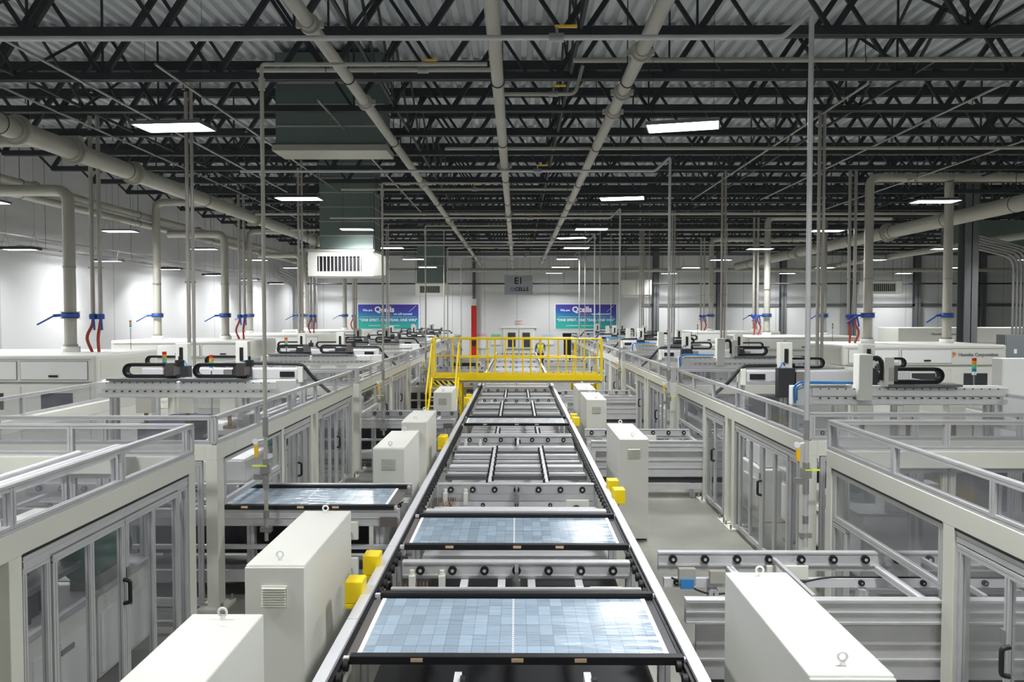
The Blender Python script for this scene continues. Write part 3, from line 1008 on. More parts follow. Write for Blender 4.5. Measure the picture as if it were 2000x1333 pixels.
    # end walls
    for yy in (0.03, L - 0.03):
        for k in range(3):
            u0 = 0.16 + k * 1.03
            f = MB()
            for zz in (0.09, ZB0 - 0.03):
                f.prof((X(u0), yy, zz), (X(u0 + 1.0), yy, zz), 0.04, 0.05)
            for uu in (u0 + 0.025, u0 + 0.975):
                f.prof((X(uu), yy, 0.11), (X(uu), yy, ZB0 - 0.05), 0.05, 0.04, up=(0, 1, 0))
            fr = f.build('end_frame', 'alu', t)
            MB().box(X(u0 + 0.05), X(u0 + 0.95), yy - 0.003, yy + 0.003, 0.11, ZB0 - 0.05).build('clear_pane', 'plexi', fr)
    return t

secL = [('window', 0.22, 2.12), ('door', 2.26, 3.52), ('doors', 3.98, 6.34)]
postL = [(0, 0.18), (2.13, 2.24), (3.54, 3.66), (3.84, 3.96), (6.36, 6.5)]
secR = [('doors', 0.24, 2.62), ('door', 3.16, 4.28), ('window', 4.46, 6.36)]
postR = [(0, 0.18), (2.64, 2.78), (3.0, 3.13), (4.30, 4.44), (6.38, 6.5)]
eL = enclosure(-1, secL, postL, (0.22, 1.50))
eR = enclosure(1, secR, postR, (4.46, 6.06))
PITCH = 7.03
YL = [0.68 + PITCH * i for i in range(6)]
YR = [0.99 + PITCH * i for i in range(6)]
for i in range(6):
    place(eL, 'eL', (-3.03, YL[i], 0), 'clear-walled enclosure with beige posts on the %s, %s from the camera' % (AIR, ORD[i]), 'machine enclosures')
    place(eR, 'eR', (3.03, YR[i], 0), 'clear-walled enclosure with beige posts on the %s, %s from the camera' % (LOGO, ORD[i]), 'machine enclosures')

# ------------------------------------------------------------------ work stations inside the enclosures
def station(s, y0, y1, du=0.0, my=0.0, vy=1.3, mu=0.95):
    t = thing('layup_station', '', 'machine')
    X = lambda u: s * (u + du)
    Lg = y1 - y0
    n_ = 3
    for k in range(n_):
        a, b = y0 + Lg * k / n_, y0 + Lg * (k + 1) / n_ - 0.02
        c = MB().box(X(0.75), X(2.6), a, b, 0.1, 0.80).build('base_cabinet', 'machine', t, 0.006)
        p = MB().box(X(0.735), X(0.75), a + 0.03, b - 0.03, 0.14, 0.62).build('drawer', 'white_paint', c)
        MB().box(X(0.725), X(0.736), (a + b) / 2 - 0.08, (a + b) / 2 + 0.08, 0.52, 0.56).build('drawer_handle', 'ink_grey', c)
    MB().box(X(0.7), X(2.7), y0, y1, 0.80, 0.84).build('table_top', 'alu', t)
    g = MB().tube((X(mu), y0 + my + 0.62, 1.08), (X(mu), y0 + my + 1.12, 1.08), 0.16, 20).build('motor', 'green', t)
    MB().box(X(mu - 0.1), X(mu + 0.1), y0 + my + 0.65, y0 + my + 1.1, 0.84, 0.95).build('motor_foot', 'steel', g)
    MB().box(X(1.0), X(1.6), y0 + 0.05, y0 + 0.28, 0.84, 1.16).build('control_box', 'cabinet', t, 0.01)
    k = MB()
    for j in range(5):
        yy = y0 + vy + j * 0.16
        k.cbox((X(0.9 + 0.05 * (j % 2)), yy, 0.93), (0.16, 0.09, 0.18)).tube((X(0.9), yy, 1.02), (X(1.1), yy, 1.12), 0.02, 8)
    k.build('valve_bank', 'dark', t)
    MB().path([(X(1.0), y0 + 0.8, 0.95), (X(0.9), y0 + 1.0, 1.15), (X(1.3), y0 + 1.3, 1.1), (X(1.6), y0 + 1.2, 0.9), (X(1.8), y0 + 1.6, 0.88)], 0.012, 6, 0.1).build('air_hose', 'blue_hose', t)
    w_ = MB()
    w_.box(X(1.0), X(1.7), y1 - 0.75, y1 - 0.15, 0.84, 1.30)
    w_.build('cover_box', 'machine', t, 0.03)
    MB().box(X(1.85), X(2.6), y1 - 1.2, y1 - 0.5, 0.84, 1.22).build('cover_box', 'white_paint', t, 0.03)
    r = MB()
    for u in ((0.66, 0.80) if s < 0 else ()):
        r.prof((X(u), y0, 1.52), (X(u), y1, 1.52), 0.07, 0.05)
    if s < 0:
        r.build('linear_rail', 'alu_bright', t)
    for yy in ((y0 + 0.05, y1 - 0.05) if s < 0 else ()):
        MB().prof((X(0.76), yy, 0.84), (X(0.76), yy, 1.5), 0.07, 0.07).build('rail_post', 'alu', t)
    MB().box(X(0.8), X(2.5), y0 + 0.9, y1 - 0.9, 1.05, 1.09).build('work_plate', 'alu_dark', t)
    MB().box(X(1.3), X(1.4), y0 + 1.0, y1 - 1.0, 0.84, 1.05).build('plate_support', 'steel', t)
    MB().box(X(2.0), X(2.65), y0 + 0.1, y0 + 1.3, 0.84, 1.38).build('dark_filler_box', 'navy', t, 0.01)  # dark box and face added to deepen the gloom behind the doors
    MB().box(X(1.99), X(2.0), y0 + 0.2, y0 + 1.2, 0.9, 1.3).build('filler_box_face', 'dark', t)
    q = MB().box(X(1.15), X(1.4), y0 + 1.35, y0 + 1.6, 1.09, 1.36).tube((X(1.28), y0 + 1.48, 1.36), (X(1.28), y0 + 1.48, 1.46), 0.05, 10)
    q.build('gearbox', 'steel', t)
    MB().path([(X(1.28), y0 + 1.4, 1.4), (X(1.0), y0 + 1.2, 1.3), (X(0.95), y0 + 0.9, 1.0)], 0.014, 6, 0.1).build('signal_cable', 'black', t)
    return t
sL = station(-1, 3.6, 6.2)
sF = station(-1, 3.6, 6.2, -0.45, 1.0, 0.65, 0.82)
sR = station(1, 0.3, 2.9)
for i in range(6):
    place(sL if i else sF, 'sL' if i else 'sF', (-3.03, YL[i], 0), 'cream drawer workstation with motor inside the %s enclosure of the %s' % (ORD[i], AIR), 'workstations')
    place(sR, 'sR', (3.03, YR[i], 0), 'cream drawer workstation with motor inside the %s enclosure of the %s' % (ORD[i], LOGO), 'workstations')
# row of low white housings seen through the guards
def feeder(s):
    t = thing('feeder_unit', '', 'machine')
    X = lambda u: s * u
    MB().box(X(0.5), X(1.5), 0, 1.0, 0.0, 0.78).build('body', 'machine', t, 0.02)
    MB().box(X(0.55), X(1.45), 0.05, 0.95, 0.78, 1.12).build('cover', 'white_paint', t, 0.05)
    MB().box(X(0.48), X(0.5), 0.2, 0.8, 0.2, 0.6).build('door_panel', 'cabinet', t)
    MB().tube((X(1.0), 0.3, 1.12), (X(1.0), 0.3, 1.3), 0.05, 10).cbox((X(1.0), 0.3, 1.33), (0.2, 0.12, 0.06)).build('camera_head', 'dark', t)
    return t
fL, fR = feeder(-1), feeder(1)
for i in range(4):
    place(fL, 'fL', (-3.03, YL[i] + 2.3, 0), 'cream feeder with white cover in the %s enclosure of the %s' % (ORD[i], AIR), 'feeders')
    place(fR, 'fR', (3.03, YR[i] + 3.02, 0), 'cream feeder with white cover in the %s enclosure of the %s' % (ORD[i], LOGO), 'feeders')

# ------------------------------------------------------------------ gantries
def chain_loop(x0, x1, z0, z1, y, wd, th, s):
    r = (z1 - z0) / 2
    pts = [(x1, z0), (x0 + r, z0)]
    for k in range(1, 9):
        a = -PI / 2 - PI * k / 8
        pts.append((x0 + r + r * math.cos(a), (z0 + z1) / 2 + r * math.sin(a)))
    pts.append((x1 - 0.2, z1))
    if s < 0:
        pass
    return MB().ribbon(pts, y - wd / 2, y + wd / 2, th)

def loop_pts(xa, xb, z0, z1, cut=0.0):
    r = (z1 - z0) / 2
    pts = [(xa, z1), (xb - r, z1)]
    for k in range(1, 10):
        a = PI / 2 - PI * k / 10
        pts.append((xb - r + r * math.cos(a), (z0 + z1) / 2 + r * math.sin(a)))
    return pts + [(xb - r, z0), (xa - cut, z0)]

def mirror(mb, s):
    if s > 0:
        return mb
    mb.v = [(-x, y, z) for x, y, z in mb.v]
    mb.f = [tuple(reversed(f)) for f in mb.f]
    return mb

def gantry_a(s):
    """plate beam; x runs 0 (inner end) .. 2.6 outwards for s=+1"""
    t = thing('plate_gantry', '', 'gantry')
    B = lambda mb, name, m, par=t, bev=0: mirror(mb, s).build(name, m, par, bev)
    B(MB().box(-0.25, 2.5, 0, 0.14, 1.83, 2.08).box(0, 2.55, -0.03, 0.0, 1.95, 2.06).box(0, 2.55, -0.015, 0.0, 1.84, 1.90), 'beam', 'white_paint', bev=0.006)
    hl = MB()
    for k in range(22):
        hl.cbox((0.1 + k * 0.11, -0.034, 1.925), (0.016, 0.04, 0.016))
        if k % 1 == 0:
            hl.cbox((0.1 + k * 0.11, -0.034, 2.045), (0.014, 0.01, 0.014))
    B(hl, 'bolt_row', 'dark')
    if s > 0:
        z = B(MB().box(0.56, 0.74, -0.12, 0.06, 1.9, 2.50), 'upright_axis', 'cabinet', bev=0.01)
        B(MB().path([(0.74, -0.04, 2.44), (0.86, -0.04, 2.46), (0.90, -0.04, 2.3), (0.88, -0.04, 2.16)], 0.03, 8, 0.06), 'cable_bundle', 'black', z)
        B(MB().box(0.9, 1.02, -0.1, 0.02, 2.08, 2.46), 'axis_cover', 'cabinet', z)
        B(MB().box(-0.15, 0.5, -0.06, 0.1, 2.08, 2.1), 'cream_cover', 'beige')
        B(MB().path([(-0.24, -0.06, 1.86), (-0.26, -0.07, 2.08), (-0.18, -0.07, 2.14), (0.5, -0.08, 2.13)], 0.016, 7, 0.08).path([(-0.22, -0.08, 1.9), (-0.23, -0.09, 2.08), (-0.14, -0.09, 2.12), (0.4, -0.1, 2.12)], 0.01, 6, 0.06), 'air_hose', 'blue_hose')
    for xx in ((0.42, 1.42) if s < 0 else (0.95,)):
        c = B(MB().box(xx, xx + 0.95, -0.12, 0.2, 2.08, 2.11), 'chain_tray', 'ink_grey')
        q = mirror(MB().ribbon(loop_pts(xx + 0.1, xx + 0.74, 2.135, 2.30, 0.1), -0.03, 0.09, 0.045), 1)
        B(q, 'drag_chain', 'black')
        B(MB().box(xx + 0.0, xx + 0.12, -0.1, 0.1, 2.15, 2.33), 'carriage_bracket', 'taupe')
        B(MB().cbox((xx - 0.02, 0.05, 2.32), (0.1, 0.08, 0.09)).tube((xx - 0.02, 0.05, 2.3), (xx - 0.02, 0.05, 2.42), 0.02, 6), 'cable_head', 'dark')
    for xx in (-0.2, 2.35):
        B(MB().prof((xx, 0.07, 0.03), (xx, 0.07, 1.83), 0.1, 0.1), 'gantry_leg', 'alu')
        B(MB().cbox((xx, 0.07, 0.015), (0.2, 0.2, 0.03)), 'foot_plate', 'steel')
    for xx in (0.7, 1.3, 1.9):
        m_ = B(MB().cbox((xx, 0.07, 1.72), (0.22, 0.16, 0.22)), 'lift_motor', 'cabinet', bev=0.01)
        B(MB().tube((xx, 0.07, 1.61), (xx, 0.07, 1.42), 0.03, 8).cbox((xx, 0.07, 1.40), (0.16, 0.1, 0.04)), 'suction_head', 'brass', m_)
    return t

def gantry_b(s):
    """extruded silver beam with carriages and upright axes"""
    t = thing('axis_gantry', '', 'gantry')
    B = lambda mb, name, m, par=t, bev=0: mirror(mb, s).build(name, m, par, bev)
    B(MB().box(0, 2.6, 0, 0.2, 1.94, 2.14), 'beam', 'alu_bright', bev=0.025)
    B(MB().box(-0.08, 0.0, -0.02, 0.22, 1.90, 2.16), 'end_plate', 'cabinet', bev=0.01)
    B(MB().box(0.06, 0.3, -0.012, 0.0, 1.99, 2.08), 'label_plate', 'black')
    B(MB().path([(-0.5, 0.1, 1.72), (-0.25, 0.05, 1.95), (-0.05, 0.06, 2.2), (0.8, 0.1, 2.21)], 0.028, 8, 0.1), 'cable_bundle', 'black')
    for xx, h in ((0.46 if s > 0 else 0.76, 2.58), (1.75, 2.55)):
        c = B(MB().box(xx, xx + 0.26, -0.16, 0.0, 1.72, 2.18), 'carriage', 'dark', bev=0.01)
        B(MB().box(xx + 0.28, xx + 0.42, -0.14, 0.0, 1.74, 2.12), 'valve_block', 'steel', c)
        B(MB().tube((xx + 0.35, -0.16, 1.95), (xx + 0.35, -0.12, 1.95), 0.04, 10).tube((xx + 0.33, -0.16, 1.84), (xx + 0.33, -0.12, 1.84), 0.03, 10), 'air_fitting', 'hose_red', c)
        z = B(MB().box(xx + 0.05, xx + 0.25, -0.06, 0.1, 1.75, h), 'upright_axis', 'cabinet', bev=0.01)
        B(MB().box(xx + 0.12, xx + 0.18, -0.07, -0.06, 2.26, 2.48), 'axis_slot', 'black', z)
        B(MB().path([(xx + 0.12, -0.08, 2.22), (xx + 0.08, -0.12, 2.28), (xx + 0.02, -0.14, 2.18)], 0.012, 6, 0.04), 'blue_air_tube', 'blue_hose', c)
        B(MB().ribbon(loop_pts(xx + 0.27, xx + 0.79, 2.18, 2.32), 0.06, 0.15, 0.035), 'drag_chain', 'black', c)
    for xx in (-0.05, 2.4):
        B(MB().prof((xx, 0.1, 0.03), (xx, 0.1, 1.94), 0.1, 0.1), 'gantry_leg', 'alu')
        B(MB().cbox((xx, 0.1, 0.015), (0.2, 0.2, 0.03)), 'foot_plate', 'steel')
    return t
gaL, gaR, gbL, gbR = gantry_a(-1), gantry_a(1), gantry_b(-1), gantry_b(1)
for i in range(1, 6):
    place(gaL, 'gaL', (-3.42, YL[i] + 3.18, 0), 'white plate gantry with black cable chains over the %s enclosure of the %s' % (ORD[i], AIR), 'plate gantries')
    place(gaR, 'gaR', (3.86, YR[i] + 2.02, 0), 'white plate gantry with black cable chains over the %s enclosure of the %s' % (ORD[i], LOGO), 'plate gantries')
    place(gbL, 'gbL', (-3.6, YL[i] + 4.9, 0), 'silver axis gantry with two uprights over the %s enclosure of the %s' % (ORD[i], AIR), 'axis gantries')
    place(gbR, 'gbR', (3.62, YR[i] + 4.1, 0), 'silver axis gantry with two uprights over the %s enclosure of the %s' % (ORD[i], LOGO), 'axis gantries')

# long silver axis with a black cable chain lying inside the front enclosure
t = thing('linear_axis', 'silver linear axis with black ribbed cable chain inside the front air-handler side enclosure', 'linear axis', (-3.62, 3.4, 1.72))
MB().prof((0, 0, 0.06), (0, 3.6, 0.06), 0.12, 0.08).build('axis_beam', 'alu_bright', t)
MB().tube((-0.12, 1.0, 0.10), (-0.12, 3.1, 0.10), 0.03, 12).build('axis_rod', 'alu_bright', t)
c = MB()
for k in range(34):
    c.box(-0.3, -0.17, 0.1 + 0.06 * k, 0.145 + 0.06 * k, 0.02, 0.13)
c.box(-0.28, -0.19, 0.05, 2.2, 0.03, 0.11)
c.build('drag_chain', 'dark', t)
for yy in (0.1, 3.5):
    MB().prof((0, yy, -1.7), (0, yy, 0.02), 0.08, 0.08).build('axis_post', 'alu', t)
t = thing('air_hose_bundle', 'bundle of blue air hoses lying over the white covers in the front enclosure', 'hose', (-4.3, 4.0, 1.52))
MB().box(-0.3, 1.0, 0.2, 0.26, -0.02, 0.0).box(-0.3, -0.24, 0.2, 0.26, -1.5, -0.02).box(0.9, 0.96, 0.2, 0.26, -1.5, -0.02).build('hose_shelf', 'alu', t)
for k in range(3):
    MB().path([(-0.3, 0.2 + 0.03 * k, 0.015), (0.2, 0.22 + 0.03 * k, 0.02), (1.0, 0.2 + 0.03 * k, 0.015)], 0.012, 6, 0.1).build('air_hose', 'blue_hose', t)

# ------------------------------------------------------------------ side transfer conveyors
def wheel(x, y, z, r, par, name='wheel'):
    o = MB().tube((x, y - 0.018, z), (x, y + 0.012, z), r, 14).build(name, 'rubber', par)
    MB().tube((x, y - 0.024, z), (x, y - 0.017, z), r * 0.36, 8).build('wheel_hub', 'alu_bright', o) if False else None
    return o
WH = {}
def wheel_copy(x, y, z, r, par, name='wheel'):
    """a wheel with its pale hub, sharing one mesh per radius"""
    key = (r, name)
    if key not in WH:
        m_ = MB().tube((0, -0.018, 0), (0, 0.012, 0), r, 14)
        me = bpy.data.meshes.new(name)
        b = MB().tube((0, -0.018, 0), (0, 0.012, 0), r, 14)
        nf = len(b.f)
        b.tube((0, -0.022, 0), (0, -0.017, 0), r * 0.4, 10)
        me.from_pydata(b.v, [], b.f)
        me.materials.append(M['rubber'])
        me.materials.append(M['alu'])
        for i_, p_ in enumerate(me.polygons):
            p_.material_index = 0 if i_ < nf else 1
            p_.use_smooth = b.s[i_]
        WH[key] = me
    o = bpy.data.objects.new(name, WH[key])
    col.objects.link(o)
    o.location = (x, y, z)
    o.parent = par
    return o

def side_conv(s, lone, skirt):
    """inner end x=0 reaching outwards (s); plain near beam at y=0, wheeled far beam at y=lone"""
    t = thing('side_conveyor', '', 'conveyor')
    X = lambda u: s * u
    U = 4.6
    yy = lone
    bm = MB().box(X(0), X(U), yy, yy + 0.05, 0.84, 0.985).box(X(0), X(U), yy - 0.012, yy, 0.885, 0.90).box(X(0), X(U), yy - 0.006, yy + 0.06, 0.985, 1.0).build('wheel_beam', 'alu', t)
    k = 0.12
    while k < U:
        wheel_copy(X(k), yy - 0.01, 0.945, 0.034, bm)
        k += 0.27
    b2 = MB().box(X(0.05), X(U), yy, yy + 0.05, 0.70, 0.775).build('lower_beam', 'alu_bright', t)
    k = 0.15
    while k < U:
        wheel_copy(X(k), yy - 0.01, 0.745, 0.024, b2, 'small_wheel')
        k += 0.52
    u0 = 0.0 if not skirt else 0.02
    MB().box(X(u0), X(U), 0, 0.06, 0.78, 0.95).box(X(u0), X(U), -0.01, 0.07, 0.935, 0.955).box(X(u0), X(U), -0.008, 0, 0.86, 0.87).box(X(u0), X(U), -0.008, 0, 0.78, 0.795).build('front_beam', 'alu', t)
    if skirt:
        MB().box(X(0.1), X(U), 0.03, 0.06, 0.36, 0.78).box(X(0.1), X(U), 0.02, 0.03, 0.62, 0.64).box(X(0.1), X(U), 0.02, 0.03, 0.50, 0.515).build('side_skirt', 'alu', t)
        MB().box(X(0.1), X(U), 0.05, 0.07, 0.26, 0.35).build('dark_band', 'dark', t)
        MB().box(X(0.1), X(U), 0.0, 0.05, 0.16, 0.25).build('lower_rail', 'alu', t)
    else:
        MB().box(X(0.1), X(U), 0.0, 0.05, 0.53, 0.57).box(X(0.1), X(U), 0.0, 0.05, 0.18, 0.30).build('lower_rail', 'alu', t)
        MB().box(X(0.05), X(U), 0.08, lone, 0.12, 0.14).build('added_under_sheet', 'dark', t)  # dark sheet added to stand for the shaded floor underneath
        MB().box(X(0.5), X(U), lone - 0.1, lone - 0.08, 0.2, 0.75).build('back_plate', 'dark', t)
    for u in ((0.22, 1.6, 2.9, 4.2) if not skirt else (0.45, 1.7, 3.0, 4.2)):
        MB().prof((X(u), 0.12, 0.0), (X(u), 0.12, 0.80), 0.08, 0.08).build('leg', 'alu', t)
        MB().prof((X(u), lone - 0.04, 0.0), (X(u), lone - 0.04, 0.70), 0.08, 0.08).build('leg', 'alu', t)
        MB().prof((X(u + 0.15), 0.06, 0.86), (X(u + 0.15), lone, 0.86), 0.06, 0.05).build('cross_bar', 'alu_bright', t)
    for u in (0.95, 2.2):
        MB().box(X(u), X(u + 0.03), 0.08, lone - 0.02, 0.93, 0.965).build('belt_track', 'alu', t)
    for q, (u, z) in enumerate(((0.42, 0.74), (0.42, 0.36))):
        if skirt:
            break
        m_ = MB().box(X(u), X(u + 0.26), -0.05, -0.02, z - 0.10, z + 0.10).build('motor_plate', 'cabinet', t, 0.02)
        MB().tube((X(u + 0.12), -0.075, z - 0.03), (X(u + 0.12), -0.05, z - 0.03), 0.05, 16).build('motor_fan', 'dark', m_)
    if skirt:
        m_ = MB().box(X(0.9), X(1.25), lone - 0.05, lone - 0.02, 0.78, 0.90).build('motor_plate', 'cabinet', t, 0.006)
        MB().box(X(0.16), X(0.3), lone - 0.08, lone - 0.02, 0.74, 0.88).build('junction_box', 'pipe', t)
        MB().box(X(0.42), X(0.55), lone - 0.08, lone - 0.02, 0.76, 0.86).build('junction_box', 'pipe', t)
        MB().box(X(0.17), X(0.28), lone - 0.1, lone - 0.08, 0.72, 0.80).build('blue_connector', 'blue_hose', t)
    else:
        MB().box(X(0.02), X(0.2), -0.03, -0.01, 0.78, 0.88).build('end_plate', 'taupe', t)
    MB().path([(X(0.1), lone - 0.05, 0.8), (X(0.4), lone - 0.07, 0.66), (X(0.9), lone - 0.05, 0.70), (X(1.4), lone - 0.06, 0.81), (X(3.5), lone - 0.05, 0.80)], 0.008, 6, 0.1).build('signal_cable', 'black', t)
    return t
cL = side_conv(-1, 1.02, False)
cR = side_conv(1, 0.97, True)
for i in range(5):
    place(cR, 'cR', (1.2, 5.47 + PITCH * i, 0), 'aluminium side conveyor with black wheels on the %s, %s from the camera' % (LOGO, ORD[i]), 'side conveyors')
    place(cL, 'cL', (-1.24, 8.03 + PITCH * i, 0), 'aluminium side conveyor with black wheels on the %s, %s from the camera' % (AIR, ORD[i]), 'side conveyors')

# ------------------------------------------------------------------ main conveyor line, in sections
def section(y0, y1, label, panels=(), beams=(), bars=(), belts=(), rollers=True, covers=(), under='alu_dark', skip=(), lows=()):
    t = thing('conveyor_section', label, 'conveyor', (0, y0, 0), 'main conveyor line')
    L = y1 - y0 - 0.006
    for s in (-1, 1):
        cx = -1.082 if s < 0 else 1.03
        r = MB().box(cx - 0.035, cx + 0.035, 0, L, 0.985, 1.0).box(cx - 0.03, cx + 0.03, 0, L, 0.80, 0.985)
        r.build('side_rail', 'alu_bright', t)
        e = MB()
        k = 0.25
        MB().box(cx - s * 0.035, cx - s * 0.06, 0, L, 0.93, 0.97).build('rail_strip', 'black', t)
        if rollers:
            k = 0.1
            n_ = 0
            while k < L and n_ < 48:
                if not any(a_ - 0.06 < y0 + k < b_ + 0.06 for a_, b_ in skip):
                    wheel_s = ROLL.copy()
                    col.objects.link(wheel_s)
                    wheel_s.parent = t
                    wheel_s.location = (cx - s * 0.085, k, 0.955)
                k += 0.17
                n_ += 1
        yy = 0.3
        while yy < L:
            MB().prof((cx, yy, 0), (cx, yy, 0.8), 0.08, 0.08).build('leg', 'alu', t)
            yy += 1.9
    for (ya, yb) in panels:
        a, b = ya - y0, yb - y0
        MB().box(-1.04, -0.5, a, b, 0.955, 0.965).box(0.5, 0.99, a, b, 0.955, 0.965).build('side_plate', 'dark_plate', t)
        for yy in (a - 0.045, b + 0.045):
            br = MB().box(-0.985, 0.975, yy - 0.03, yy + 0.03, 0.965, 1.005).build('clamp_bar', 'black', t, 0.004)
            MB().box(-1.03, -0.985, yy - 0.02, yy + 0.02, 0.97, 0.995).box(0.975, 1.0, yy - 0.02, yy + 0.02, 0.97, 0.995).build('bar_end', 'alu_bright', br)
            for xx in (-0.62, 0.02, 0.42):
                MB().box(xx, xx + 0.07, yy - 0.034, yy - 0.028, 0.975, 0.998).build('tape_label', 'tape', br)
    for yb in beams:
        a = yb - y0
        bm = MB().box(-0.93, 0.92, a, a + 0.06, 0.865 if lows and yb in lows else 0.80, 0.985).box(-0.93, 0.92, a - 0.01, a + 0.07, 0.985, 1.0).box(-0.93, 0.92, a - 0.008, a, 0.885, 0.895).build('wheel_beam', 'alu', t)
        for k in range(7):
            wheel_copy(-0.78 + 0.26 * k, a - 0.008, 0.935, 0.035, bm)
        lb = None if (lows and yb in lows) else MB().box(-0.93, 0.92, a, a + 0.05, 0.70, 0.79).build('lower_beam', 'alu_bright', t)
        if lb is None:
            for xx in (-0.42, -0.12, 0.12, 0.5):
                MB().box(xx - 0.03, xx + 0.03, a - 0.62, a, 0.82, 0.86).build('short_bar', 'alu_bright', t)
        for k in range(5 if lb is not None else 0):
            wheel_copy(-0.8 + 0.4 * k, a - 0.008, 0.75, 0.024, lb, 'small_wheel')
        MB().box(-0.015, 0.015, a - 0.22, a - 0.02, 0.9, 0.99).box(-0.03, 0.03, a - 0.16, a - 0.1, 0.80, 0.9).build('center_guide', 'steel', t)
        for xx in (-0.84, -0.6):
            MB().cbox((xx, a - 0.05, 0.84), (0.05, 0.07, 0.14)).tube((xx, a - 0.05, 0.91), (xx, a - 0.05, 0.95), 0.02, 8).build('sensor_bracket', 'cabinet', t)
        cc = MB()
        for q_ in range(9):
            cc.path([(-0.95 + 0.028 * q_, a - 0.02, 0.84), (-0.95 + 0.03 * q_, a - 0.08 - 0.02 * (q_ % 3), 0.80 - 0.015 * (q_ % 2)), (-0.93 + 0.02 * q_, a - 0.24, 0.74)], 0.006, 5, 0.03)
        cc.build('cable_cluster', 'brass', t)
        mp = MB().box(0.58, 0.85, a - 0.12, a - 0.1, 0.68, 0.84).build('motor_plate', 'cabinet', t, 0.02)
        MB().tube((0.7, a - 0.15, 0.73), (0.7, a - 0.12, 0.73), 0.05, 14).build('motor_fan', 'dark', mp)
    for (ya, z, wd, m_) in bars:
        MB().prof((-0.93, ya - y0, z), (0.92, ya - y0, z), wd, 0.06).build('cross_bar', m_, t)
    for (xx, ya, yb) in belts:
        b = MB().box(xx - 0.02, xx + 0.02, ya - y0, yb - y0, 0.90, 0.975).build('belt_track', 'alu_bright', t)
        n_ = int((yb - ya) / 0.16)
        for k in range(n_):
            o = ROLL.copy()
            col.objects.link(o)
            o.parent = b
            o.location = (xx + (0.032 if k % 2 else -0.032), ya - y0 + 0.08 + 0.16 * k, 0.965)
            o.name = 'track_wheel'
    MB().box(-1.0, 0.96, 0, L, 0.42, 0.44).build('added_under_sheet', under, t)  # added sheet, dark in several sections to stand for shade below the gaps
    yy = 0.2
    for (cx, cy) in covers:
        MB().box(cx - 0.065, cx + 0.065, cy - y0 - 0.08, cy - y0 + 0.08, 0.93, 1.09).box(cx - 0.065, cx + (-0.02 if cx > 0 else 0.02), cy - y0 - 0.08, cy - y0 + 0.0, 0.89, 0.93).build('sensor_cover', 'yellow', t, 0.008)
    return t
ROLL = MB().tube((-0.014, 0, 0), (0.014, 0, 0), 0.034, 10).build('roller', 'rubber')

P1, P2, P3 = (4.50, 5.44), (6.70, 7.64), (14.25, 15.15)
section(1.6, 5.0, 'front conveyor section under the nearest solar panel', panels=(), bars=((2.6, 0.9, 0.08, 'alu'), (3.4, 0.9, 0.08, 'alu_dark'), (4.1, 0.86, 0.1, 'alu_dark')), belts=((-0.33, 3.0, 4.3), (0.4, 3.0, 4.3)), rollers=True, under='dark', skip=(P1,))
section(5.0, 5.0 + 1.6, 'conveyor section with wheel beam between the two clear solar panels', panels=(), beams=(6.17,),
        bars=((6.38, 0.90, 0.07, 'alu_dark'), (6.50, 0.84, 0.06, 'alu_dark'), (5.62, 0.955, 0.04, 'alu')), covers=((-1.16, 6.12), (-1.17, 5.52)), under='dark', skip=(P1,), lows=(6.17,))
section(6.6, 7.9, 'conveyor section under the second solar panel', bars=((7.85, 0.97, 0.1, 'alu_bright'),), under='dark', skip=(P2,))
section(7.9, 12.0, 'long open conveyor section of cross bars and two wheel tracks', beams=(9.06,),
        bars=((8.0, 0.90, 0.08, 'alu_bright'), (8.25, 0.86, 0.1, 'alu'), (8.6, 0.80, 0.1, 'alu_bright'), (9.35, 0.90, 0.12, 'alu_bright'), (9.7, 0.84, 0.1, 'alu'), (10.0, 0.88, 0.06, 'alu_dark'), (10.25, 0.86, 0.12, 'alu'), (10.65, 0.88, 0.16, 'alu_bright'),
              (11.1, 0.86, 0.12, 'alu'), (11.5, 0.88, 0.10, 'alu_bright'), (11.8, 0.88, 0.06, 'alu_dark')),
        belts=((-0.33, 9.3, 11.9), (0.37, 9.3, 11.9)), covers=((1.12, 8.92), (1.13, 8.45)), under='alu')
section(12.0, 14.1, 'conveyor section with wheel beam before the grey third panel', beams=(12.72,),
        bars=((12.2, 0.88, 0.14, 'alu_bright'), (12.95, 0.97, 0.05, 'alu_bright'), (13.2, 0.85, 0.1, 'alu_dark'), (13.5, 0.85, 0.1, 'alu_dark')),
        belts=((-0.33, 13.1, 13.9), (0.37, 13.1, 13.9), (0.02, 12.1, 12.7)), covers=((-1.17, 12.25), (-1.18, 11.85 + 0.25)), under='dark_plate')
section(14.1, 15.3, 'conveyor section under the grey third panel', covers=((1.11, 14.9), (1.12, 14.4)), under='dark', skip=(P3,))
section(15.3, 22.3, 'conveyor section of many cross bars running under the yellow bridge', beams=(18.6, 21.2),
        bars=tuple((15.5 + 0.33 * k, 0.88, (0.12, 0.07, 0.16)[k % 3], ('alu_bright', 'alu', 'alu_dark')[k % 3]) for k in range(20)),
        belts=((-0.33, 15.5, 18.2), (0.37, 15.5, 18.2), (-0.28, 19.0, 21.0), (0.3, 19.0, 21.0)), covers=((-1.16, 17.9), (-1.16, 18.6)), under='alu')
for i, (a, b) in enumerate(((22.3, 29.3), (29.3, 36.3), (36.3, 42.0))):
    section(a, b, ('conveyor section just beyond the yellow bridge', 'conveyor section midway between bridge and end wall', 'last conveyor section before the end wall doors')[i], beams=(a + 1.4, a + 4.9),
            bars=tuple((a + 0.4 + 0.9 * k, 0.88, 0.14, 'alu_bright') for k in range(6)), rollers=False, under='alu')
bpy.data.objects.remove(ROLL)

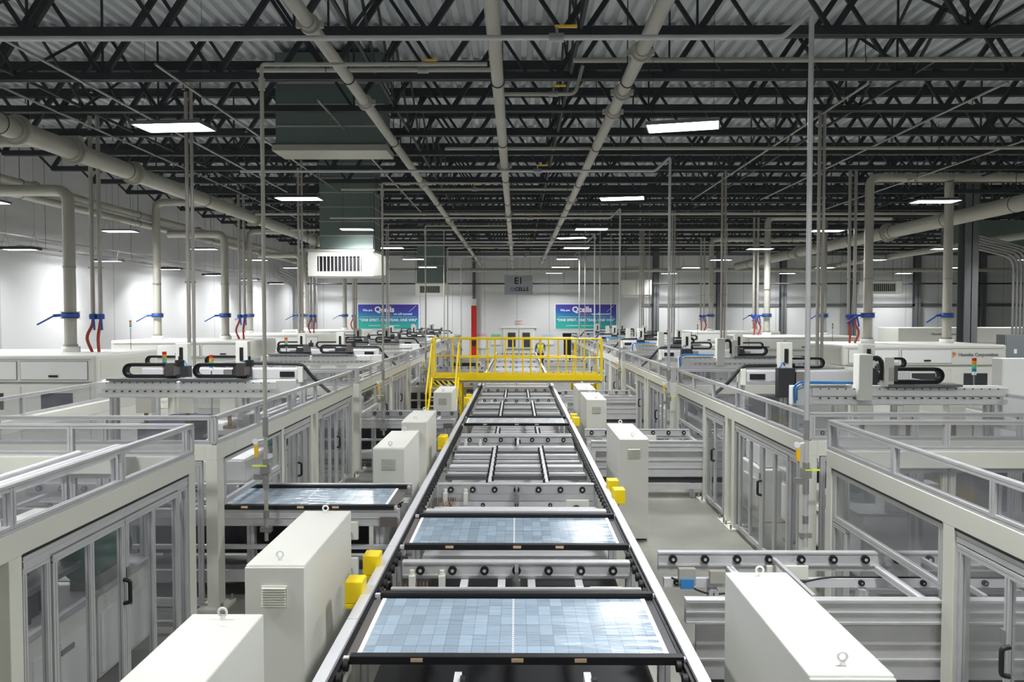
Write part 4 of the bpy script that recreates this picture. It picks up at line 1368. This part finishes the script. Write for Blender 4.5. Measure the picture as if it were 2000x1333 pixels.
# clamp bars that hold each panel belong to carriers of their own
def carrier(y0, y1, label, X=0.0, w_=1.96, ends=True):
    t = thing('panel_carrier', label, 'carrier', (X, y0, 0.955), 'panel carriers')
    D = y1 - y0
    h = w_ / 2
    MB().box(-h - 0.04, -0.5, 0, D, 0.0, 0.008).build('side_plate', 'taupe', t)
    MB().box(0.5, h + 0.01, 0, D, 0.0, 0.008).build('side_plate', 'dark_plate' if X == 0 else 'taupe', t)
    for yy in (-0.045, D + 0.045):
        br = MB().box(-h, h, yy - 0.028, yy + 0.028, 0.0, 0.05).build('clamp_bar', 'black', t, 0.004)
        MB().box(-h - 0.04, -h, yy - 0.018, yy + 0.018, 0.01, 0.035).box(h, h + 0.03, yy - 0.018, yy + 0.018, 0.01, 0.035).build('bar_end', 'alu_bright', br)
        if yy < 0:
            for xx in (-0.62, -0.03, 0.34):
                MB().box(xx, xx + 0.07, yy - 0.031, yy - 0.0285, 0.018, 0.04).build('tape_label', 'tape', br)
    return t
t = thing('drive_motor', 'dark drive motor lying under the front clamp bar of the conveyor', 'motor', (-0.72, 3.95, 0.44))
MB().tube((-0.2, 0, 0.25), (0.12, 0, 0.25), 0.11, 18).build('motor_body', 'dark', t)
MB().tube((-0.25, 0, 0.25), (-0.2, 0, 0.25), 0.12, 18).build('motor_flange', 'steel', t)
MB().box(-0.15, 0.1, -0.1, 0.1, 0.0, 0.14).build('motor_foot', 'dark', t)
carrier(P1[0], P1[1], 'carrier with black clamp bars under the panel closest to the camera')
carrier(P2[0], P2[1], 'carrier with black clamp bars under the second clear solar panel')
carrier(P3[0], P3[1], 'carrier with black clamp bars under the small grey panel')

def solar(X, Y, label, m_='solar', W=1.86, D=0.93):
    t = thing('solar_panel', label, 'solar panel', (X, Y + D / 2, 0.965), 'solar panels')
    MB().box(-W / 2, W / 2, -D / 2, D / 2, 0, 0.008).build('cell_sheet', m_, t)
    for s in (-1, 1):
        MB().box(s * (W / 2 - 0.022), s * (W / 2 + 0.006), -D / 2, D / 2, 0.001, 0.010).build('edge_strip', 'ink_white', t)
    mm = MB()
    for k in range(30):
        mm.box(-0.006, 0.006, -D / 2 + D * k / 30 + 0.004, -D / 2 + D * (k + 1) / 30 - 0.008, 0.001, 0.0095)
    mm.build('middle_strip', 'paper', t)
    return t
solar(-0.022, P1[0] + 0.005, 'pale blue solar panel laid on the conveyor closest to the camera')
solar(-0.022, P2[0] + 0.005, 'pale blue solar panel on the conveyor, second from the camera')
solar(-0.022, P3[0] + 0.005, 'grey backed solar panel on the main conveyor before the bridge', 'solar_pale')
t = carrier(8.08, 8.95, 'carrier with black clamp bars on the side conveyor under a blue panel', X=-2.28, w_=1.98)
solar(-2.32, 8.08, 'pale blue solar panel on the side conveyor reaching into an enclosure', D=0.86)

# ------------------------------------------------------------------ electrical cabinets beside the conveyor
def cabinet():
    t = thing('electrical_cabinet', '', 'cabinet')
    MB().box(-0.195, 0.195, 0.02, 1.42, 0.02, 1.37).build('body', 'cabinet', t, 0.008)
    MB().box(-0.195, 0.195, 0.0, 0.018, 0.03, 1.36).build('door', 'cabinet', t, 0.006)
    MB().box(-0.18, 0.18, 0.05, 1.4, 0.0, 0.02).build('plinth', 'dark', t)
    l = MB().box(-0.085, 0.085, -0.012, 0.0, 1.10, 1.24)
    for k in range(8):
        z = 1.105 + 0.0165 * k
        l.raw([(-0.08, -0.013, z), (0.08, -0.013, z), (0.08, -0.026, z + 0.006), (-0.08, -0.026, z + 0.006), (0.08, -0.013, z + 0.014), (-0.08, -0.013, z + 0.014)],
              [(0, 1, 2, 3), (3, 2, 4, 5)])
    l.build('vent_louvre', 'beige', t)
    for yy in (0.12, 1.34):
        MB().torus((0.0, yy, 1.41), 0.022, 0.007, 'y', 14, 6).tube((0, yy, 1.37), (0, yy, 1.39), 0.014, 8).build('eye_bolt', 'white_paint', t)
    return t
cab = cabinet()
for s, lst in ((-1, (2.72, 4.94, 9.40, 11.75, 16.3)), (1, (3.42, 10.14, 14.9, 16.95))):
    for i, y in enumerate(lst):
        X = -1.577 if s < 0 else (1.52 if i == 0 else 1.555)
        where = {(-1, 0): 'white electrical cabinet low in front beside the conveyor, top with one lifting eye',
                 (-1, 1): 'tall looking white electrical cabinet with louvre beside the yellow sensor covers',
                 (-1, 2): 'white electrical cabinet just past the side panel carrier',
                 (-1, 3): 'white electrical cabinet behind the one past the side panel',
                 (-1, 4): 'white electrical cabinet framed by the yellow stair rails',
                 (1, 0): 'large white cabinet top in front of the first wheeled side conveyor',
                 (1, 1): 'white electrical cabinet standing by the open floor patch',
                 (1, 2): 'white electrical cabinet between the open floor patch and the bridge',
                 (1, 3): 'white electrical cabinet directly before the yellow bridge end'}[(s, i)]
        place(cab, 'cab', (X, y, 0), where, 'electrical cabinets')

# ------------------------------------------------------------------ yellow crossover bridge
t = thing('crossover_bridge', 'yellow steel crossover bridge with railings spanning the conveyor', 'bridge', (0, 21.2, 0.04))
x0, x1, D = -2.34, 2.36, 0.84
MB().box(x0, x1, 0, D, 1.16, 1.22).box(x0, x1, 0.02, 0.05, 1.09, 1.16).build('deck', 'pipe', t)
MB().box(-1.60, x1, -0.02, 0.0, 1.17, 1.32).box(x0, -1.60, 0.0, 0.015, 1.20, 1.28).build('toe_board', 'yellow', t)
MB().box(x0, x1, D, D + 0.02, 1.17, 1.32).build('toe_board', 'yellow', t)
for (ya, xs, xa) in ((0.0, -1.58, x1), (D, x0, 1.7)):
    r = MB().path([(xs, ya, 1.22), (xs, ya, 2.32), (xa, ya, 2.32), (xa, ya, 1.22)], 0.024, 10, 0.1)
    r.path([(xs, ya, 1.80), (xa, ya, 1.80)], 0.02, 8)
    r.build('guard_rail', 'yellow', t)
    n_ = 8
    for k in range(1, n_):
        xx = xs + (xa - xs) * k / n_
        MB().tube((xx, ya, 1.22), (xx, ya, 2.31), 0.022, 8).build('rail_post', 'yellow', t)
# landing rail beside the near stair
MB().path([(x0, 0.0, 1.22), (x0, 0.0, 2.32), (x0, D, 2.32)], 0.026, 8, 0.05).path([(x0 + 0.05, D, 1.8), (-1.62, D, 1.8)], 0.02, 8).build('guard_rail', 'yellow', t)
MB().path([(x1, 0.0, 2.30), (x1, D, 2.30)], 0.026, 8).path([(x1, 0, 1.8), (x1, D, 1.8)], 0.02, 8).build('guard_rail', 'yellow', t)
MB().box(x1 - 0.05, x1 + 0.02, -0.03, 0.03, 1.15, 2.3).build('end_post', 'yellow', t)
MB().box(x0 - 0.03, x0 + 0.05, -0.03, 0.03, 1.15, 2.3).build('end_post', 'yellow', t)
for (sx, ys, dy) in ((-1, 0.0, -1.55), (1, D, 1.55)):
    xa, xb = (x0, -1.60) if sx < 0 else (1.68, x1)
    for xx in (xa, xb):
        MB().bar((xx, ys, 1.2), (xx, ys + dy, -0.03), 0.04, 0.15).build('stringer', 'yellow', t)
        MB().path([(xx, ys, 2.2), (xx, ys + dy * 0.92, 0.95), (xx, ys + dy * 0.95, 0.1)], 0.022, 8, 0.05).build('stair_handrail', 'yellow', t)
        MB().tube((xx, ys + dy * 0.45, 0.7), (xx, ys + dy * 0.45, 1.58), 0.018, 8).build('stair_post', 'yellow', t)
    for k in range(5):
        f = (k + 0.6) / 5.6
        MB().box(xa, xb, ys + dy * (1 - f) - 0.1, ys + dy * (1 - f) + 0.1, 1.18 * f - 0.015, 1.18 * f + 0.015).build('stair_tread', 'pipe', t)
MB().box(x0 + 0.03, -1.68, -0.06, -0.05, 1.05, 1.16).build('hazard_strip', 'hazard', t)
for xx in (-2.25, -1.55, 1.6, 2.25):
    for yy in (0.06, D - 0.1):
        MB().box(xx - 0.035, xx + 0.035, yy - 0.03, yy + 0.03, -0.04, 1.16).build('support_leg', 'yellow', t)

# ------------------------------------------------------------------ compressed-air drops
def air_drop(s):
    t = thing('air_drop_pipe', '', 'pipe')
    if s < 0:
        MB().path([(0, 0, 0.66), (0, 0, 5.56), (2.3, 0, 5.56)], 0.02, 10, 0.04).build('drop_pipe', 'pipe', t)
        MB().tube((0, 0, 5.3), (0, 0, 5.42), 0.035, 10).build('pipe_union', 'pipe', t)
    else:
        MB().path([(0, 0, 0.66), (0, 0, 6.02), (-0.28, 0, 5.76), (-8.2, 0, 5.76)], 0.026, 10, 0.05).build('drop_pipe', 'alu', t)
        MB().tube((-2.6, 0, 5.76), (-2.45, 0, 5.76), 0.045, 10).tube((-2.52, 0, 5.76), (-2.52, 0, 5.86), 0.015, 8).build('shutoff_valve', 'steel', t)
        MB().box(-2.54, -2.32, -0.02, 0.02, 5.86, 5.88).build('shutoff_lever', 'amber', t)
    MB().tube((0, 0, 1.75), (0, 0, 1.95), 0.03, 10).tube((0, 0, 1.2), (0, 0, 1.35), 0.032, 10).tube((0, 0, 1.45), (0, 0, 1.52), 0.035, 10).tube((0, 0, 0.9), (0, 0, 0.98), 0.03, 10).build('pipe_union', 'steel', t)
    MB().box(-0.12, -0.02, -0.02, 0.02, 1.30, 1.36).box(-0.05, 0.05, -0.03, 0.03, 1.36, 1.46).build('filter_regulator', 'steel', t)
    MB().cbox((-0.09 , -0.02, 1.60), (0.035, 0.03, 0.12)).build('warning_tag', 'amber', t)
    MB().box(-s * 0.02, -s * 0.02 + (0.15 if s > 0 else -0.15), -0.035, -0.02, 1.44, 1.455).build('valve_handle', 'vest', t)
    MB().tube((-0.1, -0.03, 1.70), (-0.1, -0.01, 1.70), 0.03, 16).tube((-0.1, -0.01, 1.70), (0, 0, 1.72), 0.012, 6).build('pressure_gauge', 'white_paint', t)
    MB().cbox((0, 0, 0.78), (0.12, 0.05, 0.05)).build('pipe_clamp', 'steel', t)
    MB().bar((0, 0.0, 0.74), (0, 0.10, 0.74), 0.04, 0.04).build('clamp_arm', 'steel', t)
    return t
aL, aR = air_drop(-1), air_drop(1)
for i in range(5):
    place(aL, 'aL', (-2.60, 7.90 + PITCH * i, 0), 'thin air drop pipe with gauge and yellow valve before the %s side conveyor, %s' % (ORD[i], AIR), 'air drop pipes')
    place(aR, 'aR', (2.92, 7.72 + PITCH * i, 0), 'thin air drop pipe with gauge and yellow valve at the %s enclosure gap, %s' % (ORD[i], LOGO), 'air drop pipes')

for i, (X, Y, z0) in enumerate(((3.2, 36.0, 2.0), (3.9, 36.0, 2.0), (4.6, 37.5, 2.0), (5.6, 35.0, 2.0), (6.1, 35.4, 2.0), (-3.4, 36.0, 2.0), (9.0, 33.0, 2.3))):
    tag(MB().tube((X, Y, 0.0), (X, Y, 8.6), 0.018 + 0.006 * (i % 2), 8).build('support_rod', 'pipe'),
        ('thin vertical rod in front of the banner by its Q emblem', 'thin vertical rod crossing the banner middle', 'thin vertical rod crossing the banner just past its middle', 'thin vertical rod at the banner end by the hanging box unit', 'thin vertical rod between banner and hanging box unit',
         'thin vertical rod near the red fire riser', 'thin vertical rod before the third laminator')[i], 'rod')

# ------------------------------------------------------------------ signal towers
def stack_light(h=0.0):
    t = thing('signal_tower', '', 'signal light')
    MB().tube((0, 0, -h), (0, 0, 0.16), 0.012, 8).build('stem', 'steel', t)
    for k, m_ in enumerate(('white_paint', 'lamp_blue', 'lamp_green', 'lamp_orange', 'lamp_red')):
        MB().tube((0, 0, 0.16 + 0.05 * k), (0, 0, 0.205 + 0.05 * k), 0.03, 12).build('light_segment', m_, t)
    return t
sl = stack_light()
for (X, Y, Z, lab) in ((-5.05, 10.97, 2.08, 'signal tower on the plate gantry beside its inner black cable chain'),
                       (-4.75, 11.9, 1.985, 'signal tower standing just behind the first plate gantry'),
                       (-11.7, 23.2, 2.45, 'lone amber topped signal tower near the side wall'),
                       (-5.4, 17.97, 2.08, 'signal tower on the second plate gantry of the air-handler side'),
                       (6.6, 11.1, 1.985, 'signal tower in front of the maker name lettering'),
                       (11.9, 29.0, 2.3, 'signal tower in front of the riser behind the maker name machine'),
                       (5.4, 27.5, 2.1, 'signal tower in front of the second cream laminator'),
                       (8.0, 34.0, 2.2, 'small signal tower in front of the third cream laminator')):
    if Z == 2.08:
        place(sl, 'sl', (X, Y, Z), lab, 'signal towers')
    else:
        q = stack_light(Z)
        q.location = (X, Y, Z)
        q['label'] = lab
        q['group'] = 'signal towers'

# ------------------------------------------------------------------ cabinets and machines in the far right hall
t = thing('white_cabinet', 'plain white cabinet beside the maker name machine, cut by the picture edge', 'cabinet', (9.72, 15.4, 0))
MB().box(0, 1.9, 0, 0.35, 0.05, 2.14).build('body', 'white_paint', t, 0.01)
MB().box(0.05, 1.85, 0.05, 0.3, 0, 0.05).build('plinth', 'dark', t)
MB().box(0.02, 1.88, -0.012, 0, 0.1, 2.1).build('door', 'white_paint', t)
for i, X in enumerate((16.8, 17.55, 18.3)):
    t = thing('power_cabinet', 'dark grey power cabinet under the conduits, %s from the column' % ORD[i], 'cabinet', (X, 26.5, 0), 'power cabinets')
    MB().box(0, 0.7, 0, 0.5, 0.05, 2.35).build('body', 'grey_panel', t, 0.01)
    MB().box(0.04, 0.66, -0.015, 0, 0.15, 2.3).build('door', 'grey_panel', t)
    MB().box(0.3, 0.4, -0.02, -0.015, 1.7, 1.85).build('label_plate', 'paper', t)
    MB().box(0, 0.7, 0, 0.5, 0, 0.05).build('plinth', 'dark', t)
for i in range(6):
    x = 17.2 + 0.13 * i
    tag(MB().path([(x, 26.75, 2.35), (x, 26.75, 5.0 + 0.06 * i), (x - 2.0, 26.75, 5.5 + 0.06 * i)], 0.04, 8, 0.4).build('conduit', 'steel'), 'steel conduit bending above the dark power cabinets, %s from the column' % ORD[i], 'conduit', 'power cabinet conduits')
for i, (X, Y, L_) in enumerate(((17.6, 35.5, 6.6), (25.2, 36.5, 7.0))):
    t = thing('test_machine', ('cream test machine with logo panel far beyond the maker name machine', 'cream test machine far off beside the column, pale lettered panel')[i], 'machine', (X, Y, 0), 'test machines')
    MB().box(0, L_, 0, 2.0, 1.75, 2.45).build('hood', 'machine', t, 0.03)
    MB().box(0.05, L_ - 0.05, 0.05, 1.95, 0, 1.75).build('base', 'white_paint', t, 0.01)
    for k in range(4):
        MB().box(0.4 + 1.6 * k, 1.3 + 1.6 * k, 0.02, 0.06, 1.2, 1.6).build('window_pane', 'screen', t)
    text('Hanwha Corporation', 0.16, (2.2, -0.01, 2.15), 'ink_grey', t, bold=0.003)

# ------------------------------------------------------------------ conduits on the far left corner
for i in range(12):
    x = -13.95 + 0.115 * i
    b = MB()
    if i < 5:
        b.path([(x, 48.6, 0.0), (x, 48.6, 5.0 + 0.12 * i), (x - 0.0, 44.0, 5.4 + 0.12 * i)], 0.035, 8, 0.6)
    else:
        b.path([(x, 48.6 + 0.05 * (i % 3), 0.0), (x, 48.6 + 0.05 * (i % 3), 7.0)], 0.035 + 0.01 * (i % 2), 8)
    tag(b.build('conduit', 'steel'), 'steel conduit rising at the end corner of the side wall, %s from the wall' % ORD[i], 'conduit', 'corner conduits')
# cable tray on the side wall
t = thing('cable_tray', 'thin cable tray sloping away along the white side wall', 'cable tray', (-13.95, 12, 4.95))
MB().box(-0.02, 0.0, 0, 31, 0.28, 0.32).box(-0.02, 0.0, 0, 31, 0.0, 0.03).box(0.3, 0.32, 0, 31, 0.0, 0.03).build('tray_rail', 'steel', t)
r = MB()
for k in range(31):
    r.box(-0.02, 0.3, k + 0.4, k + 0.43, 0.0, 0.02)
r.build('tray_lattice', 'steel', t)
for k in range(7):
    MB().tube((0.15, 0.5 + 5 * k, 0), (0.15, 0.5 + 5 * k, 3.6), 0.006, 5).build('tray_hanger', 'dark', t)

# ------------------------------------------------------------------ person in the hi-vis vest beyond the bridge
t = thing('person', 'person in yellow hi-vis vest walking beyond the bridge before the doors', 'person', (1.32, 42.6, 0))
def skin_body(name, joints, edges, m_, parent, sub=2):
    me = bpy.data.meshes.new(name)
    me.from_pydata([j[0] for j in joints], edges, [])
    o = bpy.data.objects.new(name, me)
    col.objects.link(o)
    o.parent = parent
    sk = o.modifiers.new('skin', 'SKIN')
    sk.use_smooth_shade = True
    for i_, j in enumerate(joints):
        me.skin_vertices[0].data[i_].radius = j[1]
    me.skin_vertices[0].data[0].use_root = True
    ss = o.modifiers.new('subsurf', 'SUBSURF')
    ss.levels = sub
    ss.render_levels = sub
    me.materials.append(M[m_])
    return o
def S(o):
    return o
me_test = None
def add_skin(name, joints, edges, m_, parent, sub=2):
    me = bpy.data.meshes.new(name)
    me.from_pydata([j[0] for j in joints], edges, [])
    me.materials.append(M[m_])
    o = bpy.data.objects.new(name, me)
    col.objects.link(o)
    o.parent = parent
    o.modifiers.new('skin', 'SKIN').use_smooth_shade = True
    if not me.skin_vertices:
        bpy.context.view_layer.objects.active = o
        bpy.context.view_layer.update()
    if me.skin_vertices:
        for i_, j in enumerate(joints):
            me.skin_vertices[0].data[i_].radius = j[1]
        me.skin_vertices[0].data[0].use_root = True
    ss = o.modifiers.new('subsurf', 'SUBSURF')
    ss.levels = ss.render_levels = sub
    return o
J = [((0, 0, 0.95), (.15, .11)), ((0, 0, 1.2), (.14, .10)), ((0, 0, 1.42), (.16, .10)), ((0, -0.01, 1.52), (.06, .06)), ((0, -0.02, 1.66), (.085, .1)), ((0, -0.02, 1.75), (.06, .07)),
     ((0.19, 0, 1.42), (.06, .06)), ((0.25, 0.02, 1.16), (.045, .045)), ((0.22, -0.18, 1.02), (.035, .035)), ((0.18, -0.27, 1.02), (.03, .02)),
     ((-0.19, 0, 1.42), (.06, .06)), ((-0.26, 0.03, 1.15), (.045, .045)), ((-0.25, -0.08, 0.92), (.035, .035)), ((-0.24, -0.12, 0.84), (.03, .02)),
     ((0.1, 0, 0.88), (.09, .09)), ((0.11, -0.08, 0.5), (.065, .07)), ((0.11, -0.05, 0.1), (.045, .05)), ((0.11, -0.18, 0.04), (.04, .035)),
     ((-0.1, 0, 0.88), (.09, .09)), ((-0.11, 0.05, 0.5), (.065, .07)), ((-0.11, 0.2, 0.12), (.045, .05)), ((-0.11, 0.1, 0.04), (.04, .035))]
E_ = [(0, 1), (1, 2), (2, 3), (3, 4), (4, 5), (2, 6), (6, 7), (7, 8), (8, 9), (2, 10), (10, 11), (11, 12), (12, 13), (0, 14), (14, 15), (15, 16), (16, 17), (0, 18), (18, 19), (19, 20), (20, 21)]
body = add_skin('body', J, E_, 'skin', t)
add_skin('trousers', [((0, 0, 0.96), (.165, .125)), ((0.1, 0, 0.86), (.105, .105)), ((0.11, -0.08, 0.5), (.08, .085)), ((0.11, -0.05, 0.12), (.065, .07)), ((-0.1, 0, 0.86), (.105, .105)), ((-0.11, 0.05, 0.5), (.08, .085)), ((-0.11, 0.2, 0.14), (.065, .07))],
         [(0, 1), (1, 2), (2, 3), (0, 4), (4, 5), (5, 6)], 'trousers', t)
add_skin('hi_vis_vest', [((0, 0, 0.98), (.185, .145)), ((0, 0, 1.2), (.17, .13)), ((0, 0, 1.42), (.19, .125)), ((0.17, 0, 1.43), (.08, .08)), ((-0.17, 0, 1.43), (.08, .08))], [(0, 1), (1, 2), (2, 3), (2, 4)], 'vest', t)
add_skin('shirt', [((0, 0, 1.44), (.10, .09)), ((0.19, 0, 1.42), (.075, .075)), ((0.25, 0.02, 1.16), (.06, .06)), ((0.225, -0.15, 1.04), (.048, .048)), ((-0.19, 0, 1.42), (.075, .075)), ((-0.26, 0.03, 1.15), (.06, .06)), ((-0.25, -0.06, 0.95), (.048, .048))],
         [(0, 1), (1, 2), (2, 3), (0, 4), (4, 5), (5, 6)], 'column_grey', t)
add_skin('hair', [((0, 0.02, 1.70), (.09, .10)), ((0, 0.01, 1.78), (.07, .08))], [(0, 1)], 'hair', t)
